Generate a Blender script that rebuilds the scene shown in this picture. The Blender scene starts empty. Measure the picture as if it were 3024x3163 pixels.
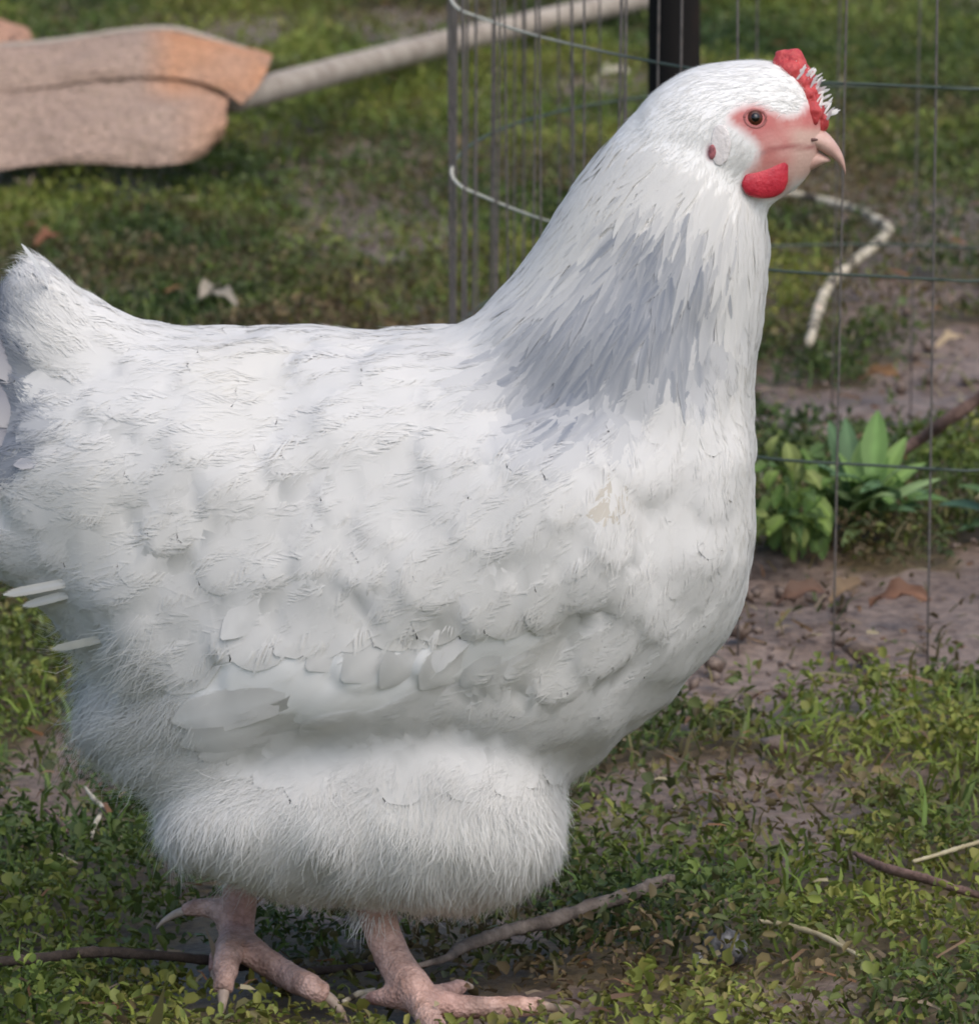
import bpy, math, random
import numpy as np
from mathutils import Vector, noise as mnoise
from mathutils.bvhtree import BVHTree
from mathutils.kdtree import KDTree

R = math.radians
random.seed(7)
rng = np.random.default_rng(7)
scene = bpy.context.scene
COL = scene.collection

# ------------------------------------------------------------------ camera
FW, FH = 3024.0, 3163.0           # measuring frame of the photograph
FPX = 20000.0                     # focal length in those pixels (long zoom)
PITCH = R(12.0)
CAM = np.array([0.0, 0.0, 0.780])
cd = bpy.data.cameras.new('camera')
cam = bpy.data.objects.new('camera', cd); COL.objects.link(cam)
cam.location = CAM
cam.rotation_euler = (R(90) - PITCH, 0, 0)
cd.sensor_fit = 'HORIZONTAL'; cd.sensor_width = 36.0
cd.lens = 36.0 * FPX / FW
cd.clip_start = 0.05; cd.clip_end = 500
cd.dof.use_dof = True
cd.dof.focus_distance = 2.72
cd.dof.aperture_fstop = 32.0
scene.camera = cam

# ------------------------------------------------------------------ sky, sun, exposure
SUN_EL, SUN_AZ = R(56), R(142)    # azimuth measured from +Y towards +X: over the photographer's right shoulder, veiled by cloud
world = bpy.data.worlds.new('World'); scene.world = world
world.use_nodes = True
wn = world.node_tree; wn.nodes.clear()
sky = wn.nodes.new('ShaderNodeTexSky'); sky.sky_type = 'NISHITA'
sky.sun_disc = False
sky.sun_elevation = SUN_EL; sky.sun_rotation = SUN_AZ
sky.air_density = 1.0; sky.dust_density = 3.0; sky.ozone_density = 1.0
bg = wn.nodes.new('ShaderNodeBackground'); bg.inputs['Strength'].default_value = 0.14
wo = wn.nodes.new('ShaderNodeOutputWorld')
wn.links.new(sky.outputs[0], bg.inputs[0]); wn.links.new(bg.outputs[0], wo.inputs[0])
sl = bpy.data.lights.new('sun', 'SUN'); sl.energy = 1.15; sl.angle = R(80); sl.color = (1.0, 0.955, 0.89)
so = bpy.data.objects.new('sun', sl); COL.objects.link(so)
sdir = Vector((math.sin(SUN_AZ) * math.cos(SUN_EL), math.cos(SUN_AZ) * math.cos(SUN_EL), math.sin(SUN_EL)))
so.rotation_euler = sdir.to_track_quat('Z', 'Y').to_euler()
vs = scene.view_settings
scene.display_settings.display_device = 'sRGB'
vs.view_transform = 'Standard'; vs.look = 'None'; vs.gamma = 1.0; vs.use_curve_mapping = False
vs.exposure = 0.50
scene.cycles.use_denoising = True
scene.cycles.filter_width = 1.9
scene.cycles.max_bounces = 8
scene.cycles.diffuse_bounces = 5
scene.cycles.transmission_bounces = 5

# ------------------------------------------------------------------ measuring helpers
CF = np.array([0, math.cos(PITCH), -math.sin(PITCH)])
CU = np.array([0, math.sin(PITCH), math.cos(PITCH)])
CR = np.array([1.0, 0, 0])
def ray(px, py):
    return CF + CR * ((px - FW / 2) / FPX) - CU * ((py - FH / 2) / FPX)
def on_y(px, py, Y):
    d = ray(px, py); return CAM + d * ((Y - CAM[1]) / d[1])
def on_z(px, py, Z=0.0):
    d = ray(px, py); return CAM + d * ((Z - CAM[2]) / d[2])
def proj(P):
    P = np.asarray(P, float) - CAM
    dep = P @ CF
    return np.stack([FW / 2 + FPX * (P @ CR) / dep, FH / 2 - FPX * (P @ CU) / dep], -1)

# ------------------------------------------------------------------ materials
def new_mat(name):
    m = bpy.data.materials.new(name); m.use_nodes = True
    nt = m.node_tree; nt.nodes.clear()
    out = nt.nodes.new('ShaderNodeOutputMaterial')
    return m, nt, out
def N(nt, t, **kw):
    n = nt.nodes.new(t)
    for k, v in kw.items():
        if k.startswith('i_'): n.inputs[k[2:].replace('_', ' ')].default_value = v
        else: setattr(n, k, v)
    return n
def ramp(nt, fac, stops):
    r = nt.nodes.new('ShaderNodeValToRGB')
    e = r.color_ramp.elements
    while len(e) < len(stops): e.new(0.5)
    for k, (p, c) in enumerate(stops):
        e[k].position = p; e[k].color = tuple(c) + (1,)
    nt.links.new(fac, r.inputs[0]); return r.outputs[0]
def noise_tex(nt, scale, detail=4, rough=0.6, coord=None, stretch=None):
    tc = nt.nodes.new('ShaderNodeTexCoord')
    v = tc.outputs['Object']
    if stretch:
        mp = nt.nodes.new('ShaderNodeMapping'); mp.inputs['Scale'].default_value = stretch
        nt.links.new(v, mp.inputs[0]); v = mp.outputs[0]
    n = nt.nodes.new('ShaderNodeTexNoise'); n.inputs['Scale'].default_value = scale
    n.inputs['Detail'].default_value = detail; n.inputs['Roughness'].default_value = rough
    nt.links.new(v, n.inputs['Vector']); return n.outputs['Fac']
def pbr(name, stops, scale=40, rough=0.7, bump=0.0, bscale=200, stretch=None, metal=0.0, spec=0.4, detail=5, attr=False):
    m, nt, out = new_mat(name)
    b = N(nt, 'ShaderNodeBsdfPrincipled'); b.inputs['Roughness'].default_value = rough
    b.inputs['Metallic'].default_value = metal; b.inputs['Specular IOR Level'].default_value = spec
    c = ramp(nt, noise_tex(nt, scale, detail, stretch=stretch), stops)
    if attr:
        a = N(nt, 'ShaderNodeAttribute', attribute_name='col')
        mx = N(nt, 'ShaderNodeMix', data_type='RGBA', blend_type='MULTIPLY'); mx.inputs[0].default_value = 1
        nt.links.new(a.outputs['Color'], mx.inputs[6]); nt.links.new(c, mx.inputs[7]); c = mx.outputs[2]
    nt.links.new(c, b.inputs['Base Color'])
    if bump:
        bp = N(nt, 'ShaderNodeBump'); bp.inputs['Strength'].default_value = bump; bp.inputs['Distance'].default_value = 0.002
        nt.links.new(noise_tex(nt, bscale, 6, stretch=stretch), bp.inputs['Height']); nt.links.new(bp.outputs[0], b.inputs['Normal'])
    nt.links.new(b.outputs[0], out.inputs[0]); return m

def feather_mat(name, trans=0.22):
    m, nt, out = new_mat(name)
    a = N(nt, 'ShaderNodeAttribute', attribute_name='col')
    d = N(nt, 'ShaderNodeBsdfDiffuse'); t = N(nt, 'ShaderNodeBsdfTranslucent')
    mx = N(nt, 'ShaderNodeMixShader'); mx.inputs[0].default_value = trans
    for s in (d, t): nt.links.new(a.outputs['Color'], s.inputs['Color'])
    nt.links.new(d.outputs[0], mx.inputs[1]); nt.links.new(t.outputs[0], mx.inputs[2])
    nt.links.new(mx.outputs[0], out.inputs[0]); return m
def leaf_mat(name, trans=0.25, rough=0.5, spec=0.25):
    m, nt, out = new_mat(name)
    a = N(nt, 'ShaderNodeAttribute', attribute_name='col')
    d = N(nt, 'ShaderNodeBsdfPrincipled'); d.inputs['Roughness'].default_value = rough; d.inputs['Specular IOR Level'].default_value = spec
    t = N(nt, 'ShaderNodeBsdfTranslucent')
    mx = N(nt, 'ShaderNodeMixShader'); mx.inputs[0].default_value = trans
    nt.links.new(a.outputs['Color'], d.inputs['Base Color']); nt.links.new(a.outputs['Color'], t.inputs['Color'])
    nt.links.new(d.outputs[0], mx.inputs[1]); nt.links.new(t.outputs[0], mx.inputs[2])
    nt.links.new(mx.outputs[0], out.inputs[0]); return m

M_FEATHER = feather_mat('feather', 0.32)
M_DOWN = feather_mat('down', 0.3)
M_LEAF = leaf_mat('leaf')
M_WOODGREY = pbr('weathered_wood', [(0.3, (0.22, 0.18, 0.145)), (0.55, (0.36, 0.31, 0.255)), (0.8, (0.44, 0.39, 0.33))], 60, 0.85, 0.5, 120, (0.12, 1, 1))
M_TWIG = pbr('twig_bark', [(0.3, (0.05, 0.04, 0.034)), (0.5, (0.125, 0.10, 0.084)), (0.75, (0.24, 0.20, 0.17))], 90, 0.85, 0.8, 300)
M_TWIGDARK = pbr('dark_twig_bark', [(0.3, (0.018, 0.013, 0.011)), (0.6, (0.055, 0.04, 0.032)), (0.8, (0.12, 0.09, 0.07))], 90, 0.85, 0.8, 300)
M_TWIGRED = pbr('reddish_twig_bark', [(0.3, (0.08, 0.045, 0.035)), (0.6, (0.20, 0.125, 0.10)), (0.8, (0.32, 0.22, 0.18))], 90, 0.8, 0.8, 300)
M_PALE = pbr('pale_dry_stem', [(0.42, (0.05, 0.038, 0.026)), (0.49, (0.40, 0.35, 0.25)), (0.6, (0.55, 0.49, 0.38)), (0.75, (0.62, 0.46, 0.33))], 70, 0.75, 0.5, 250, detail=3)
M_STRAW = pbr('straw', [(0.3, (0.26, 0.21, 0.11)), (0.7, (0.46, 0.41, 0.27))], 90, 0.7)
M_STONE = pbr('stone', [(0.35, (0.05, 0.05, 0.055)), (0.55, (0.20, 0.20, 0.21)), (0.7, (0.42, 0.42, 0.42))], 130, 0.8, 0.8, 250)
M_RUST = pbr('net_weave', [(0.30, (0.27, 0.19, 0.15)), (0.44, (0.41, 0.30, 0.235)), (0.54, (0.48, 0.35, 0.27)), (0.64, (0.53, 0.375, 0.285)), (0.78, (0.58, 0.49, 0.43))], 330, 0.95, 0.9, 700, (0.7, 1, 1.1), attr=True, detail=9, spec=0.05)
_nt = M_RUST.node_tree; _out = [n for n in _nt.nodes if n.type == 'OUTPUT_MATERIAL'][0]; _b = [n for n in _nt.nodes if n.type == 'BSDF_PRINCIPLED'][0]
_tr = _nt.nodes.new('ShaderNodeBsdfTransparent'); _mx = _nt.nodes.new('ShaderNodeMixShader')        # open weave
_h = ramp(_nt, noise_tex(_nt, 520, 2, 0.5), [(0.56, (0, 0, 0)), (0.60, (1, 1, 1))])
_nt.links.new(_h, _mx.inputs[0]); _nt.links.new(_b.outputs[0], _mx.inputs[1]); _nt.links.new(_tr.outputs[0], _mx.inputs[2]); _nt.links.new(_mx.outputs[0], _out.inputs[0])
M_POST = pbr('post_dark', [(0.3, (0.006, 0.007, 0.008)), (0.6, (0.016, 0.014, 0.013)), (0.8, (0.05, 0.025, 0.018))], 25, 0.8, 0.3, 200, (1, 1, 0.15), spec=0.1)
M_WIRE = pbr('wire_dark', [(0.3, (0.07, 0.062, 0.056)), (0.55, (0.14, 0.125, 0.115)), (0.75, (0.17, 0.11, 0.08))], 160, 0.7)
M_CLAW = pbr('claw_horn', [(0.3, (0.30, 0.22, 0.17)), (0.7, (0.52, 0.42, 0.34))], 120, 0.5)

# ------------------------------------------------------------------ mesh helpers
def mesh_np(name, V, F, cols=None, smooth=True):
    """V (n,3) floats, F (m,k) ints (all faces k-gons) or list of such arrays; cols (n,3)"""
    if isinstance(F, np.ndarray): F = [F]
    me = bpy.data.meshes.new(name)
    V = np.ascontiguousarray(V, np.float32)
    me.vertices.add(len(V)); me.vertices.foreach_set('co', V.ravel())
    li = np.concatenate([f.ravel() for f in F]).astype(np.int32)
    tot = np.concatenate([np.full(len(f), f.shape[1]) for f in F]).astype(np.int32)
    st = np.concatenate([[0], np.cumsum(tot)[:-1]]).astype(np.int32)
    me.loops.add(len(li)); me.loops.foreach_set('vertex_index', li)
    me.polygons.add(len(tot)); me.polygons.foreach_set('loop_start', st); me.polygons.foreach_set('loop_total', tot)
    if smooth: me.polygons.foreach_set('use_smooth', np.ones(len(tot), bool))
    me.update(calc_edges=True)
    if cols is not None: set_cols(me, cols)
    return me
def set_cols(me, cols, alpha=None):
    a = me.color_attributes.new('col', 'FLOAT_COLOR', 'POINT')
    c = np.ones((len(cols), 4), np.float32); c[:, :3] = cols
    if alpha is not None: c[:, 3] = alpha
    a.data.foreach_set('color', c.ravel())
def soft_normals(me, Nv, k):
    """plumage: shading normals leaning towards those of the body beneath"""
    own = norms_of(me); nn = own * (1 - k) + Nv * k
    nn /= np.linalg.norm(nn, axis=1, keepdims=True) + 1e-9
    me.normals_split_custom_set_from_vertices([tuple(v) for v in nn])
def obj(name, me, mat, parent=None):
    o = bpy.data.objects.new(name, me); COL.objects.link(o)
    if mat is not None: me.materials.append(mat)
    if parent is not None:
        o.parent = parent
        o.matrix_parent_inverse = parent.matrix_world.inverted()
    return o
def empty(name, loc):
    o = bpy.data.objects.new(name, None); COL.objects.link(o)
    o.empty_display_size = 0.02
    o.location = loc; o.matrix_world.translation = Vector(loc)
    return o
def tag(o, label=None, cat=None, group=None, kind=None):
    if label: o['label'] = label
    if cat: o['category'] = cat
    if group: o['group'] = group
    if kind: o['kind'] = kind
    return o
def catmull(P, n=8):
    P = np.asarray(P, float)
    if len(P) < 3: return np.array([P[0] + (P[-1] - P[0]) * t for t in np.linspace(0, 1, n + 1)])
    Q = np.vstack([2 * P[0] - P[1], P, 2 * P[-1] - P[-2]])
    out = []
    for i in range(1, len(Q) - 2):
        p0, p1, p2, p3 = Q[i - 1], Q[i], Q[i + 1], Q[i + 2]
        for t in np.linspace(0, 1, n, endpoint=False):
            out.append(0.5 * ((2 * p1) + (-p0 + p2) * t + (2 * p0 - 5 * p1 + 4 * p2 - p3) * t * t + (-p0 + 3 * p1 - 3 * p2 + p3) * t ** 3))
    out.append(P[-1]); return np.array(out)
def rings_mesh(rings):
    """closed loft through rings (each (n,3)); returns V, quads, tris"""
    n = len(rings[0]); m = len(rings)
    V = np.vstack(rings + [rings[0].mean(0)[None], rings[-1].mean(0)[None]])
    q = []; t = []
    for i in range(m - 1):
        for k in range(n):
            a = i * n + k; b = i * n + (k + 1) % n
            q.append((a, b, b + n, a + n))
    c0, c1 = m * n, m * n + 1
    for k in range(n):
        t.append((c0, (k + 1) % n, k)); t.append((c1, (m - 1) * n + k, (m - 1) * n + (k + 1) % n))
    return V, np.array(q), np.array(t)
def loft(secs, n=28, p=2.0):
    """secs: list of (center, U, V) half-axis vectors"""
    a = np.linspace(0, 2 * np.pi, n, endpoint=False)
    ca, sa = np.cos(a), np.sin(a)
    cu = np.sign(ca) * np.abs(ca) ** (2 / p); sv = np.sign(sa) * np.abs(sa) ** (2 / p)
    return rings_mesh([np.asarray(c)[None] + cu[:, None] * np.asarray(U)[None] + sv[:, None] * np.asarray(W)[None] for c, U, W in secs])
def tube(P, rad, n=8, seg=6, wob=0.0, flat=None, seed=0):
    C = catmull(P, seg); m = len(C)
    if np.isscalar(rad): rad = [rad] * 2
    rr = np.interp(np.linspace(0, 1, m), np.linspace(0, 1, len(rad)), rad)
    rg = np.random.default_rng(seed)
    T = np.gradient(C, axis=0); T /= np.linalg.norm(T, axis=1)[:, None] + 1e-9
    up = np.array([0.13, 0.31, 0.94]); rings = []
    for i in range(m):
        s = np.cross(T[i], up); s /= np.linalg.norm(s) + 1e-9
        w = np.cross(s, T[i])
        a = np.linspace(0, 2 * np.pi, n, endpoint=False)
        r = rr[i] * (1 + wob * rg.uniform(-1, 1, n) + wob * rg.uniform(-1, 1))
        f = 1.0 if flat is None else flat
        rings.append(C[i] + (np.cos(a) * r)[:, None] * s + (np.sin(a) * r * f)[:, None] * w)
    return rings_mesh(rings)
def tube_mesh(name, *a, **k):
    V, q, t = tube(*a, **k); return mesh_np(name, V, [q, t])
def ellipsoid(c, r, n=20, m=12):
    th = np.linspace(0.02, np.pi - 0.02, m)
    secs = [(np.array(c) + np.array([0, 0, r[2] * math.cos(t)]), np.array([r[0] * math.sin(t), 0, 0]), np.array([0, r[1] * math.sin(t), 0])) for t in th]
    return loft(secs, n)
def join_parts(parts):
    V = []; Q = []; T = []; o = 0
    for v, q, t in parts:
        V.append(v); Q.append(q + o); T.append(t + o); o += len(v)
    return np.vstack(V), np.vstack(Q), np.vstack(T)
def fuse(name, parts, voxel, smooth=6):
    """several closed shells -> one continuous skin"""
    V, Q, T = join_parts(parts)
    me = mesh_np(name + '_src', V, [Q, T])
    o = bpy.data.objects.new(name + '_src', me); COL.objects.link(o)
    r = o.modifiers.new('r', 'REMESH'); r.mode = 'VOXEL'; r.voxel_size = voxel; r.use_smooth_shade = True
    if smooth:
        s = o.modifiers.new('s', 'SMOOTH'); s.factor = 0.5; s.iterations = smooth
    dg = bpy.context.evaluated_depsgraph_get()
    out = bpy.data.meshes.new_from_object(o.evaluated_get(dg), depsgraph=dg)
    bpy.data.objects.remove(o); bpy.data.meshes.remove(me)
    out.name = name
    out.polygons.foreach_set('use_smooth', np.ones(len(out.polygons), bool))
    return out
def verts_of(me):
    a = np.empty(len(me.vertices) * 3, np.float32); me.vertices.foreach_get('co', a); return a.reshape(-1, 3).astype(float)
def norms_of(me):
    a = np.empty(len(me.vertices) * 3, np.float32); me.vertices.foreach_get('normal', a); return a.reshape(-1, 3).astype(float)
def poly_mask(pts, poly):
    """points (n,2) in polygon"""
    x, y = pts[:, 0], pts[:, 1]; ins = np.zeros(len(pts), bool)
    n = len(poly); j = n - 1
    for i in range(n):
        xi, yi = poly[i]; xj, yj = poly[j]
        c = ((yi > y) != (yj > y)) & (x < (xj - xi) * (y - yi) / (yj - yi + 1e-12) + xi)
        ins ^= c; j = i
    return ins
def vnoise(P, scale, seed=0.0):
    """cheap smooth value noise, vectorised, any dimension 2 or 3, range -1..1"""
    P = np.asarray(P, float) * scale + seed * 17.31 + 1000.0
    d = P.shape[1]; I = np.floor(P).astype(np.int64); Fr = P - I; Fr = Fr * Fr * (3 - 2 * Fr)
    out = np.zeros(len(P))
    for k in range(2 ** d):
        w = np.ones(len(P)); h = np.zeros(len(P), np.int64)
        for a in range(d):
            b = (k >> a) & 1
            w *= Fr[:, a] if b else 1 - Fr[:, a]
            h = h * 73856093 + (I[:, a] + b) * [19349663, 83492791, 50331653][a]
        h = (h ^ (h >> 13)) * 1274126177; h = (h ^ (h >> 16)) & 0xffff
        out += w * (h / 32767.5 - 1)
    return out
def instance(temp, faces, A, Pos):
    """temp (k,3); A (n,3,3) columns = local axes scaled; Pos (n,3)"""
    V = np.einsum('nij,kj->nki', A, temp) + Pos[:, None]
    n, k = len(Pos), len(temp)
    F = (faces[None] + (np.arange(n) * k)[:, None, None]).reshape(-1, faces.shape[1])
    return V.reshape(-1, 3), F

# ================================================================== GROUND
def gh(x, y):
    P = np.stack([np.atleast_1d(x), np.atleast_1d(y)], -1).astype(float)
    h = 0.010 * vnoise(P, 2.6, 1) + 0.005 * vnoise(P, 9, 2) + 0.0022 * vnoise(P, 31, 3)
    near = np.exp(-(((P[:, 0] + 0.03) / 0.22) ** 2 + ((P[:, 1] - 2.69) / 0.16) ** 2))
    return h * (1 - near)
def on_ground(px, py, lift=0.0):
    z = 0.0
    for _ in range(4):
        p = on_z(px, py, z + lift); z = float(gh(p[0], p[1])[0])
    return p

MUD = [  # bare earth, in photograph pixels
    [(2300, 1085), (2700, 1100), (2900, 1030), (3300, 1000), (3400, 1290), (2900, 1330), (2300, 1270)],
    [(2200, 1690), (2500, 1720), (2750, 1760), (3300, 1680), (3400, 2120), (2950, 2110), (2700, 2190), (2350, 2230), (2050, 2260), (1950, 2100)],
]
THIN = [[(850, 500), (1300, 520), (1420, 640), (1380, 780), (1000, 740)], [(100, 2200), (420, 2260), (480, 2400), (200, 2480), (0, 2420)],
        [(2250, 2520), (2750, 2560), (2800, 2700), (2350, 2680)], [(1760, 2450), (1850, 2440), (1860, 2620), (1760, 2620)],
        [(2250, 500), (3024, 560), (3024, 700), (2300, 680)], [(700, 860), (1350, 860), (1350, 900), (800, 900)], [(2050, 3060), (2600, 3080), (2600, 3163), (2000, 3163)]]
def bareness(XY):
    """1 = bare earth, 0 = full cover"""
    P3 = np.column_stack([XY, np.zeros(len(XY))])
    q = proj(P3)
    j = np.stack([vnoise(XY, 22, 5), vnoise(XY, 22, 6)], -1) * 45 + np.stack([vnoise(XY, 60, 7), vnoise(XY, 60, 8)], -1) * 22
    q = q + j
    b = np.zeros(len(XY))
    b = np.clip((vnoise(XY, 5.5, 14) + .5 * vnoise(XY, 17, 15) - .28) * 2.2, 0, .72)
    for p in THIN: b[poly_mask(q, p)] = np.maximum(b[poly_mask(q, p)], .6)
    for p in MUD: b[poly_mask(q, p)] = 0.97
    far = (q[:, 0] < -400) | (q[:, 0] > 3500) | (q[:, 1] < -300) | (q[:, 1] > 3600)
    b[far] = np.clip(vnoise(XY[far], 1.7, 9) * 1.8 - .55, 0, 0.95)
    return b

def frustum_in(XY, mx=260, my=260):
    q = proj(np.column_stack([XY, np.zeros(len(XY))]))
    return (q[:, 0] > -mx) & (q[:, 0] < FW + mx) & (q[:, 1] > -my) & (q[:, 1] < FH + my)
# soil sheet: fine in front of the camera, coarse out to the horizon
def axis_pts(lo, hi, fine, far):
    core = np.arange(lo, hi, fine); out = [hi]; s = fine
    while out[-1] < far: s *= 1.35; out.append(out[-1] + s)
    neg = [lo]; s = fine
    while neg[-1] > -far: s *= 1.35; neg.append(neg[-1] - s)
    return np.array(sorted(set(neg[1:] + list(core) + out)))
gx = axis_pts(-0.75, 0.75, 0.008, 150); gy = axis_pts(2.3, 6.6, 0.011, 150)
X, Y = np.meshgrid(gx, gy)
XY = np.column_stack([X.ravel(), Y.ravel()])
Zg = gh(XY[:, 0], XY[:, 1])
bare = bareness(XY)
lump = vnoise(XY, 16, 20) * 0.006 + np.maximum(0, vnoise(XY, 45, 21) - 0.25) * 0.010 + vnoise(XY, 95, 22) * 0.0012
incore = (np.abs(XY[:, 0]) < 1.2) & (XY[:, 1] > 2) & (XY[:, 1] < 7)
Zs = Zg - 0.004 + np.where(incore, lump * np.clip(bare, 0.2, 1) * 0.8, 0)
nx, ny = len(gx), len(gy)
ii, jj = np.meshgrid(np.arange(nx - 1), np.arange(ny - 1)); a = (jj * nx + ii).ravel()
gq = np.stack([a, a + 1, a + nx + 1, a + nx], -1)
m, nt, out = new_mat('soil')
b = N(nt, 'ShaderNodeBsdfPrincipled'); b.inputs['Roughness'].default_value = 0.52; b.inputs['Specular IOR Level'].default_value = 0.45
c1 = ramp(nt, noise_tex(nt, 16, 8, 0.65), [(0.22, (0.078, 0.052, 0.038)), (0.42, (0.175, 0.125, 0.096)), (0.62, (0.255, 0.192, 0.155)), (0.8, (0.34, 0.275, 0.235))])
c2 = ramp(nt, noise_tex(nt, 140, 5, 0.7), [(0.32, (0.35, 0.3, 0.27)), (0.55, (1, 1, 1)), (0.75, (1.15, 1.1, 1.05))])
mx = N(nt, 'ShaderNodeMix', data_type='RGBA', blend_type='MULTIPLY'); mx.inputs[0].default_value = 1
nt.links.new(c1, mx.inputs[6]); nt.links.new(c2, mx.inputs[7])
at = N(nt, 'ShaderNodeAttribute', attribute_name='col')     # earthy under grass, bare mud elsewhere
mx2 = N(nt, 'ShaderNodeMix', data_type='RGBA', blend_type='MULTIPLY'); mx2.inputs[0].default_value = 1
nt.links.new(mx.outputs[2], mx2.inputs[6]); nt.links.new(at.outputs['Color'], mx2.inputs[7])
nt.links.new(mx2.outputs[2], b.inputs['Base Color'])
bp = N(nt, 'ShaderNodeBump'); bp.inputs['Strength'].default_value = 0.6; bp.inputs['Distance'].default_value = 0.004
nt.links.new(noise_tex(nt, 110, 7, 0.6), bp.inputs['Height']); nt.links.new(bp.outputs[0], b.inputs['Normal'])
nt.links.new(b.outputs[0], out.inputs[0]); M_SOIL = m
gc = np.where(bare[:, None] > 0.5, np.array([[1.0, 1.0, 1.0]]), np.array([[0.62, 0.62, 0.42]]))
gc[(bare < .5) & ~frustum_in(XY, 300, 300)] = (0.50, 0.66, 0.26)
gc[~incore] = (0.45, 0.62, 0.22)
ground = obj('ground', mesh_np('ground', np.column_stack([XY, Zs]), gq, gc), M_SOIL)
tag(ground, 'short weedy turf with bare brown mud patches', 'ground', kind='structure')

# ------------------------------------------------------------------ low ground cover
FEET = [on_z(1290, 3100, 0.004), on_z(1500, 3110, 0.004), on_z(700, 2950, 0.01), on_z(690, 3060, 0.01), on_z(960, 3080, 0.01), on_z(1150, 3080, 0.004), on_z(560, 2850, 0.01)]
def near_feet(XY, r=0.02):
    d = np.min([np.hypot((XY[:, 0] - f[0]), (XY[:, 1] - f[1]) * 0.7) for f in FEET], 0)
    return d < r

def rot_frames(az, tilt, roll):
    """columns: along, side, normal"""
    ca, sa = np.cos(az), np.sin(az); ct, st = np.cos(tilt), np.sin(tilt)
    L = np.stack([ca * ct, sa * ct, st], -1)
    S = np.stack([-sa, ca, np.zeros_like(sa)], -1)
    Nn = np.cross(L, S)
    cr, sr = np.cos(roll)[:, None], np.sin(roll)[:, None]
    S2 = S * cr + Nn * sr; N2 = Nn * cr - S * sr
    return L, S2, N2

LEAF_T = np.array([(0, 0, 0), (0.32, 0.40, 0.10), (0.78, 0.40, 0.06), (1.04, 0.0, -0.06), (0.78, -0.40, 0.06), (0.32, -0.40, 0.10)])
LEAF_F = np.array([(0, 2, 1), (0, 3, 2), (0, 4, 3), (0, 5, 4)])
LEAF_TL = np.array([(0, 0, 0), (0.5, 0.5, 0.06), (1, 0, 0), (0.5, -0.5, 0.06)]); LEAF_FL = np.array([(0, 2, 1), (0, 3, 2)])
BLADE_T = np.array([(0, 0.5, 0), (0, -0.5, 0), (0.55, 0.42, 0.06), (0.55, -0.42, 0.06), (1, 0, -0.14)])
BLADE_F = np.array([(0, 1, 3), (0, 3, 2), (2, 3, 4)])

PAL = np.array([(0.082, 0.122, 0.026), (0.120, 0.170, 0.034), (0.175, 0.215, 0.040), (0.235, 0.228, 0.052), (0.036, 0.062, 0.022), (0.185, 0.130, 0.062), (0.108, 0.072, 0.046), (0.108, 0.138, 0.062)])
def veg_colours(XY, n, rg):
    w = np.tile(np.array([1.6, 2.2, 1.6, 0.8, 1.3, 0.42, 0.5, 1.0]), (n, 1))
    a = vnoise(XY, 7, 31); b_ = vnoise(XY, 4.5, 32); c_ = vnoise(XY, 14, 33)
    w[:, 2] *= np.exp(3.0 * a); w[:, 3] *= np.exp(4.0 * a); w[:, 4] *= np.exp(-3.2 * a); w[:, 0] *= np.exp(-1.5 * a)
    w[:, 5] *= np.exp(3.0 * b_ + 2.0 * c_); w[:, 6] *= np.exp(3.2 * b_ + 2.0 * c_)
    q = proj(np.column_stack([XY, np.zeros(n)]))
    up = np.clip((900 - q[:, 1]) / 900, 0, 1)              # yellower turf further off
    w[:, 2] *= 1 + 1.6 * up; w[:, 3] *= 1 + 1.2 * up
    thin = bareness(XY); w[:, 5] *= 1 + 5 * thin; w[:, 6] *= 1 + 7 * thin
    w /= w.sum(1, keepdims=True); cw = np.cumsum(w, 1)
    k = (rg.random(n)[:, None] > cw).sum(1).clip(0, len(PAL) - 1)
    c = PAL[k] * rg.uniform(0.78, 1.22, (n, 1)) * rg.uniform(0.94, 1.06, (n, 3))
    pm = (w[:, :, None] * PAL[None]).sum(1); c = c * .55 + pm * .45          # neighbours belong to the same plants
    return c

GV, GF, GC = [], [], []; goff = 0
def add_veg(V, F, C):
    global goff
    GV.append(V); GF.append(F + goff); GC.append(C); goff += len(V)
def scatter(n, xr, yr, cond, rg):
    XY = np.column_stack([rg.uniform(*xr, n), rg.uniform(*yr, n)])
    return XY[cond(XY)]
rg = np.random.default_rng(11)
# tufty relief of the cover (cushions with dark gaps between)
def cushion(XY):
    c = 0.5 + 0.55 * vnoise(XY, 24, 41) + 0.35 * vnoise(XY, 55, 42) + 0.3 * vnoise(XY, 8, 43)
    return np.clip(c, 0, 1.3)
# little round leaves
XY = scatter(570000, (-0.75, 0.75), (2.35, 6.5), lambda p: frustum_in(p), rg)
keep = rg.random(len(XY)) > bareness(XY) * 1.0
keep &= rg.random(len(XY)) < 0.25 + 0.9 * cushion(XY)
keep &= ~near_feet(XY, 0.022) | (rg.random(len(XY)) < 0.25)
XY = XY[keep]; n = len(XY)
cu = cushion(XY); nf = near_feet(XY, 0.06)
sz = rg.lognormal(math.log(0.0043), 0.36, n).clip(.002, .0078)
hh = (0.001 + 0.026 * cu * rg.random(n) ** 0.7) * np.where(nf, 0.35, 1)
L, S, Nn = rot_frames(rg.uniform(0, 6.283, n), rg.normal(0.3, 0.6, n), rg.normal(0, 0.65, n))
A = np.stack([L * sz[:, None], S * (sz * rg.uniform(0.35, 0.95, n))[:, None], Nn * sz[:, None] * 1.8], -1)
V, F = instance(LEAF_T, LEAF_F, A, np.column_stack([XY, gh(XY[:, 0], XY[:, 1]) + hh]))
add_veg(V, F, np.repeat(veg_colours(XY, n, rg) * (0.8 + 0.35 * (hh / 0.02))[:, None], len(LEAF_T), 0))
n_leaf = n
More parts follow.
